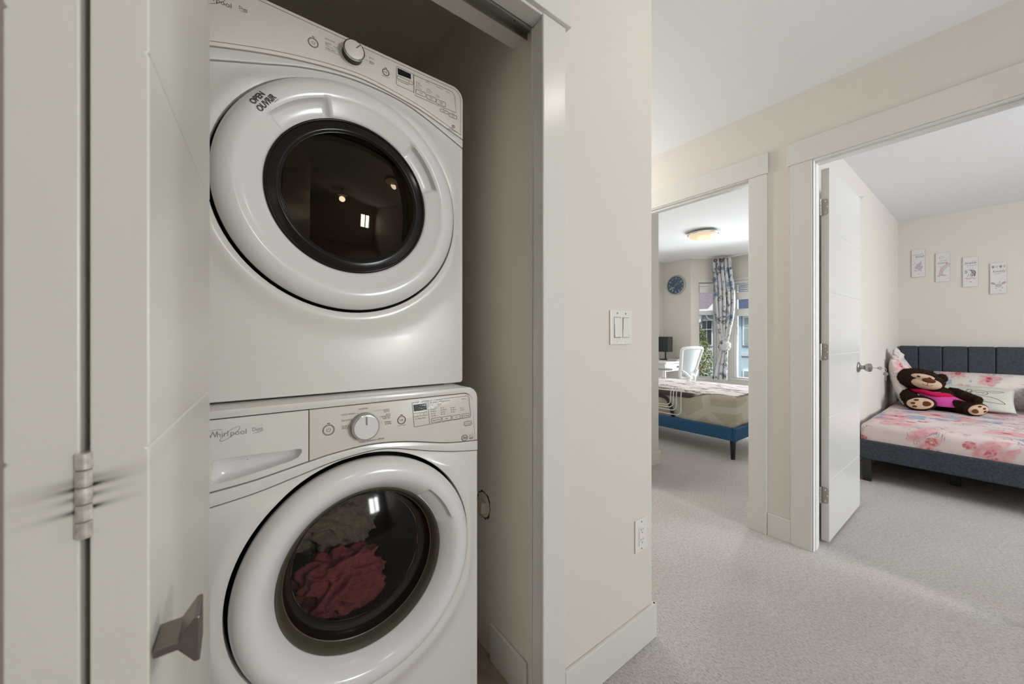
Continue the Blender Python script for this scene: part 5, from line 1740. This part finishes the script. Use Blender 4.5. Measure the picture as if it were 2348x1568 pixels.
# base, gas column, casters
for k in range(5):
    a_ = 2*pi*k/5 + 0.3
    MB().tube([(0.03*cos(a_), 0.03*sin(a_), 0.095), (0.16*cos(a_), 0.16*sin(a_), 0.085), (0.28*cos(a_), 0.28*sin(a_), 0.064)], [0.024, 0.020, 0.015], 12).build('base_arm', M['offwhite'], ch, smooth=True)
    MB().lathe([(0.0, -0.022), (0.026, -0.020), (0.028, 0.0), (0.026, 0.020), (0.0, 0.022)], 20, 'x' if abs(sin(a_)) > 0.7 else 'y', (0.28*cos(a_), 0.28*sin(a_), 0.028)).build('caster', M['black'], ch, smooth=True)
MB().lathe([(0.030, 0.09), (0.030, 0.22), (0.018, 0.225), (0.018, 0.42)], 24).build('gas_column', M['offwhite'], ch, smooth=True)
seat = soft_box('seat', mat('seat_cloth', (0.62, 0.63, 0.64), 0.9), -0.23, 0.23, -0.22, 0.24, 0.42, 0.485, 0.028, 0, 0, wob=0.003, parent=ch)
# back frame: rounded trapezoid leaning backwards
def bk(u, v):
    """u across -1..1, v up 0..1"""
    wdt = 0.150 + 0.085*v
    y = -0.235 - 0.090*v - 0.035*math.cos(u*pi/2)*(1)
    return (u*wdt, y, 0.555 + 0.415*v)
loop = [bk(-0.80, 0.0), bk(-1, 0.06), bk(-1, 0.35), bk(-1, 0.65), bk(-1, 0.92), bk(-0.85, 1.0), bk(-0.4, 1.02), bk(0, 1.025), bk(0.4, 1.02), bk(0.85, 1.0), bk(1, 0.92), bk(1, 0.65), bk(1, 0.35), bk(1, 0.06), bk(0.80, 0.0), bk(0.3, -0.02), bk(-0.3, -0.02), bk(-0.80, 0.0)]
lp = smooth_curve(loop, 85)[:-1]
fr = MB().tube(lp, 0.022, 12, True).build('back_frame', M['offwhite'], ch, smooth=True)
vs, fs = [], []
for j in range(13):
    for i in range(13):
        vs.append(bk(-0.97 + 1.94*i/12, 0.01 + 0.985*j/12))
for j in range(12):
    for i in range(12):
        a_ = j*13 + i
        fs.append((a_, a_ + 1, a_ + 14, a_ + 13))
me_ = MB().add(vs, fs).build('back_mesh', mat('pale_blue_mesh', (0.50, 0.56, 0.59), 0.8), fr, smooth=True)
me_.modifiers.new('thickness', 'SOLIDIFY').thickness = 0.004
# spine with round joint
rg_ = [(0.060*cos(2*pi*i/36), -0.315, 0.545 + 0.060*sin(2*pi*i/36)) for i in range(36)]
MB().tube(rg_, 0.021, 12, True).build('spine_joint', M['offwhite'], ch, smooth=True)
MB().tube([(0.0, -0.315, 0.50), (0.0, -0.26, 0.44), (0.0, -0.14, 0.405), (0.0, -0.02, 0.40)], [0.042, 0.042, 0.040, 0.036], 14).build('spine', M['offwhite'], ch, smooth=True)
for sx in (-1, 1):
    MB().tube([(sx*0.07, -0.315, 0.575), (sx*0.12, -0.31, 0.62), (sx*0.17, -0.29, 0.66)], [0.022, 0.018, 0.014], 12).build('back_strut', M['offwhite'], ch, smooth=True)
    am = MB().tube([(sx*0.16, 0.02, 0.41), (sx*0.25, 0.0, 0.43), (sx*0.275, -0.03, 0.50), (sx*0.275, -0.05, 0.66)], [0.020, 0.020, 0.022, 0.020], 12).build('armrest', M['offwhite'], ch, smooth=True)
    MB().box(sx*0.275 - 0.042, sx*0.275 + 0.042, -0.19, 0.09, 0.66, 0.69).build('arm_pad', mat('grey_pad', (0.45, 0.46, 0.46), 0.7), am, bevel=0.014, seg=3)

# wall clock -----------------------------------------------------------------
ck = thing('wall_clock', 'round blue-faced clock with white numerals high on the bedroom wall', 'clock', (6.0, 3.312, 2.017))
MB().lathe([(0.155, 0.0), (0.163, -0.006), (0.163, -0.034), (0.157, -0.040), (0.148, -0.036), (0.146, -0.020)], 64, 'x', cap=False).build('case', mat('champagne_rim', (0.50, 0.47, 0.42), 0.35, metal=0.4), ck, smooth=True)
MB().lathe([(0.150, -0.018), (0.0, -0.0182)], 64, 'x', cap=False).build('dial', mat('clock_blue', (0.11, 0.20, 0.33), 0.6), ck)
def cp(u, v):
    return (-0.0190, -u, v)
P = Print(cp)
for h in range(1, 13):
    a_ = pi/2 - 2*pi*h/12
    P.text(str(h), 0.118*cos(a_), 0.118*sin(a_) - 0.014, 0.042, bold=0.03)
P.build('numerals', M['offwhite'], ck)
P = Print(lambda u, v: (-0.0188, -u, v))
for (u, v, r, q) in ((-0.07, -0.05, 0.03, 0.6), (-0.055, -0.085, 0.026, 1.0), (-0.035, -0.04, 0.022, 0.2), (0.085, 0.055, 0.022, 0.7), (-0.085, -0.025, 0.018, 0.0)):
    P.disc(u, v, r, r*0.4, rot=q)
P.build('leaf_print', mat('clock_cream', (0.60, 0.60, 0.52), 0.7), ck)
P = Print(lambda u, v: (-0.0225, -u, v))
P.line([(-0.018, -0.012), (0.055, 0.062)], 0.008).line([(-0.022, -0.005), (0.100, 0.030)], 0.005)
P.disc(0, 0, 0.008)
P.build('hand', mat('clock_hand', (0.62, 0.55, 0.50), 0.5), ck)
MB().lathe([(0.0, -0.029), (0.146, -0.028)], 48, 'x', cap=False).build('glass', M['glass'], ck, smooth=True)

# curtain tied in a knot -----------------------------------------------------
e_ = V((0.394, -0.919, 0))
n_ = V((0.919, 0.394, 0))
ct = thing('curtain', 'floral curtain tied in a knot in the corner of the bay window', 'curtain', (6.185, 2.655, 2.40))
def cpos(px, d=5.82):
    t_ = (px - 1174)/833.0
    q = V((cos(AZ) + sin(AZ)*t_, sin(AZ) - cos(AZ)*t_, 0))*d
    return q
prof_c = [(592, 1654, 43), (620, 1656, 43), (660, 1660, 45), (690, 1661, 46), (720, 1661, 42), (750, 1660, 32), (775, 1660, 21), (785, 1660, 17)]
prof_d = [(800, 1660, 17), (812, 1658, 21), (835, 1654, 27), (855, 1652, 32), (870, 1651, 34)]
def cloth_strip(name, prof, folds, seed, amp):
    vs, fs = [], []
    nu = 120
    rows = smooth_curve(prof, 44)
    for (py, pc, pw) in rows:
        z = H + 5.82*(773 - py)/833.0
        c = cpos(pc)
        w_ = pw*5.82/833.0
        for i in range(nu + 1):
            u = i/nu
            ph = u*2*pi*folds + 0.7*sin(z*2.0 + seed) + 0.9*mnoise.noise(V((u*3, z*0.8, seed)))
            dd = amp*(0.4 + 0.6*min(1, w_/0.3))*sin(ph) + 0.012*mnoise.noise(V((u*9, z*5, seed)))
            q = c + e_*((u - 0.5)*w_ + 0.012*cos(ph)) + n_*dd
            vs.append((q.x - 6.185, q.y - 2.655, z - 2.40))
    for j in range(len(rows) - 1):
        for i in range(nu):
            a_ = j*(nu + 1) + i
            fs.append((a_, a_ + 1, a_ + nu + 2, a_ + nu + 1))
    o = MB().add(vs, fs).build(name, M['curtain'], ct, smooth=True, angle=180)
    return o
cloth_strip('upper_drape', prof_c, 5.5, 1.0, 0.032)
cloth_strip('lower_drape', prof_d, 3.5, 4.0, 0.032)
q = cpos(1661)
me = crumple((q.x - 6.185, q.y - 2.655, H - 5.82*20/833.0 - 2.40), (0.07, 0.09, 0.085), 5.0, 0.35, 1.6, 4)
link('knot', me, M['curtain'], ct, smooth=True, angle=180)
# grommet rings
for px in (1640, 1654):
    c = cpos(px) - n_*0.04
    rg_ = [(c.x - 6.185 + e_.x*0.022*cos(2*pi*i/20), c.y - 2.655 + e_.y*0.022*cos(2*pi*i/20), -0.055 + 0.022*sin(2*pi*i/20)) for i in range(20)]
    MB().tube(rg_, 0.006, 8, True).build('grommet', M['slot'], ct, smooth=True)
# ceiling track that follows the bay
mb = MB()
trk = [(6.0 - 0.05, 3.02), (6.335, 2.635), (6.335, 1.32)]
for p, q in zip(trk, trk[1:]):
    mb.obox(p, q, -0.012, 0.012, CZ - 0.022, CZ)
S('trim_14', mb, M['offwhite'], bevel=0.002)

# windows --------------------------------------------------------------------
def win_struct(name, loc, rz):
    o = bpy.data.objects.new(name, None)
    COL.objects.link(o)
    o.location = loc
    o.rotation_euler = (0, 0, rz)
    return struct(o)
w1 = win_struct('window_1', (C1[0], C1[1], 0), rad(-45))
def WPart(par, name, x0, x1, y0, y1, z0, z1, m_='vinylwin', bev=0.003):
    return MB().box(x0, x1, y0, y1, z0, z1).build(name, M[m_], par, bevel=bev)
a0, a1 = wa0, wa1
mb = MB().box(a0, a0 + 0.022, 0.045, 0.105, 0.445, 2.03).box(a1 - 0.022, a1, 0.045, 0.105, 0.445, 2.03).box(a0 + 0.022, a1 - 0.022, 0.045, 0.105, 2.0, 2.03).box(a0 + 0.022, a1 - 0.022, 0.045, 0.105, 0.447, 0.470)
mb.build('window_frame', M['vinylwin'], w1, bevel=0.002)
WPart(w1, 'mullion', a0 + 0.02, a1 - 0.02, 0.050, 0.100, 1.495, 1.562)
WPart(w1, 'pane', a0 + 0.02, a1 - 0.02, 0.074, 0.078, 0.468, 1.497, 'glass', 0)
WPart(w1, 'pane', a0 + 0.02, a1 - 0.02, 0.074, 0.078, 1.560, 2.002, 'glass', 0)
WPart(w1, 'window_sill', a0 - 0.01, a1 + 0.02, -0.022, 0.05, 0.430, 0.446)
WPart(w1, 'head_trim', a0 - 0.012, a1 + 0.03, -0.008, 0.0, 2.03, 2.085, 'trim')
bl1 = thing('window_blind', 'closed white blind head at the top of the narrow bay window', 'blind', (C1[0] + 0.265*r2, C1[1] - 0.265*r2, 1.86), rad(-45), group='white blinds in the bay windows')
MB().box(-0.132, 0.132, 0.004, 0.040, 0.112, 0.150).build('headrail', M['offwhite'], bl1, bevel=0.003)
MB().box(-0.130, 0.130, 0.008, 0.036, 0.0, 0.098).build('slat_bundle', M['deskwhite'], bl1, bevel=0.004)

w2 = win_struct('window_2', (6.4, C2[1], 0), rad(-90))
b0, b1 = C2[1] - WB[0], C2[1] - WB[1]
mb = MB().box(b0, b0 + 0.045, 0.045, 0.110, 0.4565, 2.03).box(b1 - 0.045, b1, 0.045, 0.110, 0.4565, 2.03).box(b0 + 0.045, b1 - 0.045, 0.045, 0.110, 1.985, 2.03).box(b0 + 0.045, b1 - 0.045, 0.045, 0.110, 0.457, 0.478)
mb.box((b0 + b1)/2 - 0.03, (b0 + b1)/2 + 0.03, 0.045, 0.110, 0.478, 1.985)
mb.build('window_frame', M['vinylwin'], w2, bevel=0.003)
WPart(w2, 'mullion', b0 + 0.04, b1 - 0.04, 0.048, 0.105, 1.470, 1.582)
mid = (b0 + b1)/2
for (x0, x1) in ((b0 + 0.044, mid - 0.029), (mid + 0.029, b1 - 0.044)):
    WPart(w2, 'pane', x0, x1, 0.078, 0.082, 0.476, 1.472, 'glass', 0)
    WPart(w2, 'pane', x0, x1, 0.078, 0.082, 1.580, 1.987, 'glass', 0)
WPart(w2, 'window_sill', b0 - 0.02, b1 + 0.02, -0.025, 0.05, 0.440, 0.456)
WPart(w2, 'head_trim', b0 - 0.02, b1 + 0.02, -0.008, 0.0, 2.03, 2.085, 'trim')
lk = WPart(w2, 'latch', b0 + 0.012, b0 + 0.026, 0.036, 0.046, 1.16, 1.20)
lk2 = WPart(w2, 'latch', b0 + 0.012, b0 + 0.026, 0.036, 0.046, 0.60, 0.63)
bl2 = thing('window_blind', 'raised white slatted blind at the top of the wide bay window', 'blind', (6.4, (WB[0] + WB[1])/2, 1.73), rad(-90), group='white blinds in the bay windows')
hw = (WB[0] - WB[1])/2 - 0.012
MB().box(-hw, hw, 0.004, 0.040, 0.262, 0.298).build('headrail', M['offwhite'], bl2, bevel=0.003)
for k in range(4):
    z = 0.126 + 0.032*k
    vs = [(-hw, 0.002, z + 0.002), (hw, 0.002, z + 0.002), (hw, 0.034, z + 0.026), (-hw, 0.034, z + 0.026), (-hw, 0.002, z + 0.0045), (hw, 0.002, z + 0.0045), (hw, 0.034, z + 0.0285), (-hw, 0.034, z + 0.0285)]
    MB().add(vs, [(0, 3, 2, 1), (4, 5, 6, 7), (0, 1, 5, 4), (1, 2, 6, 5), (2, 3, 7, 6), (3, 0, 4, 7)]).build('slat', M['offwhite'], bl2)
MB().box(-hw, hw, 0.004, 0.038, 0.0, 0.118).build('slat_bundle', M['deskwhite'], bl2, bevel=0.004)

# windows out of the picture: bedroom and hall
def plain_window(name, loc, rz, wd, z0, z1):
    o = win_struct(name, loc, rz)
    MB().box(-wd/2, -wd/2 + 0.05, 0.03, 0.09, z0, z1).box(wd/2 - 0.05, wd/2, 0.03, 0.09, z0, z1).box(-wd/2, wd/2, 0.03, 0.09, z0, z0 + 0.05).box(-wd/2, wd/2, 0.03, 0.09, z1 - 0.05, z1).box(-0.025, 0.025, 0.035, 0.085, z0, z1).build('window_frame', M['vinylwin'], o)
    for s_ in (-1, 1):
        MB().box(min(s_*0.025, s_*(wd/2 - 0.05)), max(s_*0.025, s_*(wd/2 - 0.05)), 0.058, 0.062, z0 + 0.05, z1 - 0.05).build('pane', M['glass'], o)
    return o
plain_window('window_3', (3.75, -2.7, 0), rad(180), 1.4, 0.9, 2.1)
plain_window('window_4', (1.8, -3.2, 0), rad(180), 0.7, 1.0, 1.9)

# ------------------------------------------------------------------ outdoors
S('ground_lawn', MB().box(6.9, 60, -40, 50, -3.1, -3.0), M['lawn'])
hA = thing('house', 'pale grey house with a shingled roof and white gable beyond the narrow bay window', 'house', (24, 11, -3))
def HA(name, x0, x1, y0, y1, z0, z1, m_, par=None, bev=0.0):
    return MB().box(x0 - 24, x1 - 24, y0 - 11, y1 - 11, z0 + 3, z1 + 3).build(name, M[m_], par or hA, bevel=bev)
HA('wall', 22.0, 28.0, 6.9, 16, -3, 2.62, 'greywall')
MB().prism([(21.6 - 24, 2.55 + 3), (26.5 - 24, 6.3 + 3), (26.5 - 24, 6.5 + 3), (21.6 - 24, 2.75 + 3)], 'y', 6.6 - 11, 16.5 - 11).build('roof', M['shingle'], hA)
HA('fascia', 21.52, 21.60, 6.6, 16.5, 2.48, 2.76, 'offwhite')
MB().prism([(9.95 - 11, 2.62 + 3), (8.4 - 11, 4.28 + 3), (6.9 - 11, 2.62 + 3)][::-1], 'x', 21.2 - 24, 21.5 - 24).build('gable', M['offwhite'], hA)
MB().prism([(10.62 - 11, 2.52 + 3), (10.42 - 11, 2.52 + 3), (10.50 - 11, 2.02 + 3), (10.62 - 11, 1.98 + 3)], 'x', 21.7 - 24, 22 - 24).build('bracket', M['offwhite'], hA)
MB().tube([(21.75 - 24, 10.2 - 11, 2.45 + 3), (21.75 - 24, 10.12 - 11, 2.25 + 3), (21.75 - 24, 9.95 - 11, 2.12 + 3), (21.75 - 24, 9.6 - 11, 2.08 + 3)], 0.055, 10).build('downpipe', M['offwhite'], hA, smooth=True)
wf = HA('window_frame', 21.93, 22.0, 9.93, 10.56, 0.62, 2.16, 'offwhite')
for (y0, y1, z0, z1) in ((9.98, 10.22, 0.70, 1.55), (10.27, 10.50, 0.70, 1.55), (9.98, 10.22, 1.62, 2.08), (10.27, 10.50, 1.62, 2.08)):
    HA('pane', 21.90, 21.94, y0, y1, z0, z1, 'darkpane', wf)
wf = HA('window_frame', 21.93, 22.0, 10.60, 11.2, 0.9, 2.1, 'offwhite')
HA('pane', 21.90, 21.94, 10.64, 11.14, 0.98, 2.02, 'palepane', wf)
hB = thing('house', 'pale blue house close beyond the wide bay window', 'house', (18.5, 2, -3))
def HB(name, x0, x1, y0, y1, z0, z1, m_, par=None):
    return MB().box(x0 - 18.5, x1 - 18.5, y0 - 2, y1 - 2, z0 + 3, z1 + 3).build(name, M[m_], par or hB)
HB('wall', 16, 21, -6, 6.45, -3, 2.25, 'bluewall')
MB().prism([(15.6 - 18.5, 2.12 + 3), (18.5 - 18.5, 5.0 + 3), (21.4 - 18.5, 2.12 + 3)], 'y', -6.3 - 2, 6.6 - 2).build('roof', mat('navy_shingle', (0.06, 0.075, 0.12), 0.9, bump=(30, 0.4, 0.02), var=0.4), hB)
HB('band', 15.95, 16.0, -6, 6.47, 0.38, 0.50, 'greywall')
HB('corner_board', 15.94, 16.0, 6.12, 6.47, -3, 2.2, 'bluewall')
for (z0, z1) in ((0.80, 1.95), (-0.9, -0.15)):
    wf = HB('window_frame', 15.93, 16.0, 5.10, 6.06, z0, z1, 'offwhite')
    zm = z0 + 0.62*(z1 - z0)
    HB('pane', 15.90, 15.94, 5.16, 5.99, z0 + 0.06, zm - 0.03, 'palepane', wf)
    HB('pane', 15.90, 15.94, 5.16, 5.99, zm + 0.03, z1 - 0.06, 'palepane', wf)

tr = thing('tree', 'bushy yellow-green tree outside the narrow bay window', 'tree', (13.0, 6.45, -3))
MB().tube([(0, 0, 0), (0.05, 0.02, 1.2), (0.0, -0.05, 2.6), (0.04, 0.0, 3.9)], [0.10, 0.08, 0.05, 0.02], 10).build('trunk', M['bark'], tr, smooth=True)
for k in range(7):
    a_ = k*2.4
    MB().tube([(0.02, 0, 1.2 + 0.3*k), (0.3*cos(a_), 0.3*sin(a_), 1.6 + 0.32*k), (0.55*cos(a_), 0.55*sin(a_), 1.9 + 0.32*k)], [0.03, 0.02, 0.008], 6).build('branch', M['bark'], tr, smooth=True)
rnd = random.Random(11)
vs, fs = [], []
for i in range(9000):
    z = rnd.uniform(0.5, 4.55)
    rmax = 0.30 + 0.55*sin(pi*min(1, (4.7 - z)/4.6)**0.8)
    a_ = rnd.uniform(0, 2*pi)
    q = rmax*math.sqrt(rnd.random())*(0.8 + 0.3*mnoise.noise(V((cos(a_)*2, sin(a_)*2, z*2))))
    zz = z - 0.9*max(0, -sin(a_)*q)
    c = V((q*cos(a_), q*sin(a_)*0.95, zz))
    d = V((rnd.gauss(0, 1), rnd.gauss(0, 1), rnd.gauss(0, 0.7))).normalized()
    s_ = d.cross(V((rnd.gauss(0, 1), rnd.gauss(0, 1), rnd.gauss(0, 1)))).normalized()
    L, W = rnd.uniform(0.05, 0.09), rnd.uniform(0.018, 0.032)
    o_ = len(vs)
    vs += [c, c + d*L*0.5 + s_*W, c + d*L, c + d*L*0.5 - s_*W]
    fs.append((o_, o_ + 1, o_ + 2, o_ + 3))
fo = bpy.data.meshes.new('foliage')
fo.from_pydata([tuple(v) for v in vs], [], fs)
fl = link('foliage', fo, M['leaf'], tr)
fl['kind'] = 'stuff'
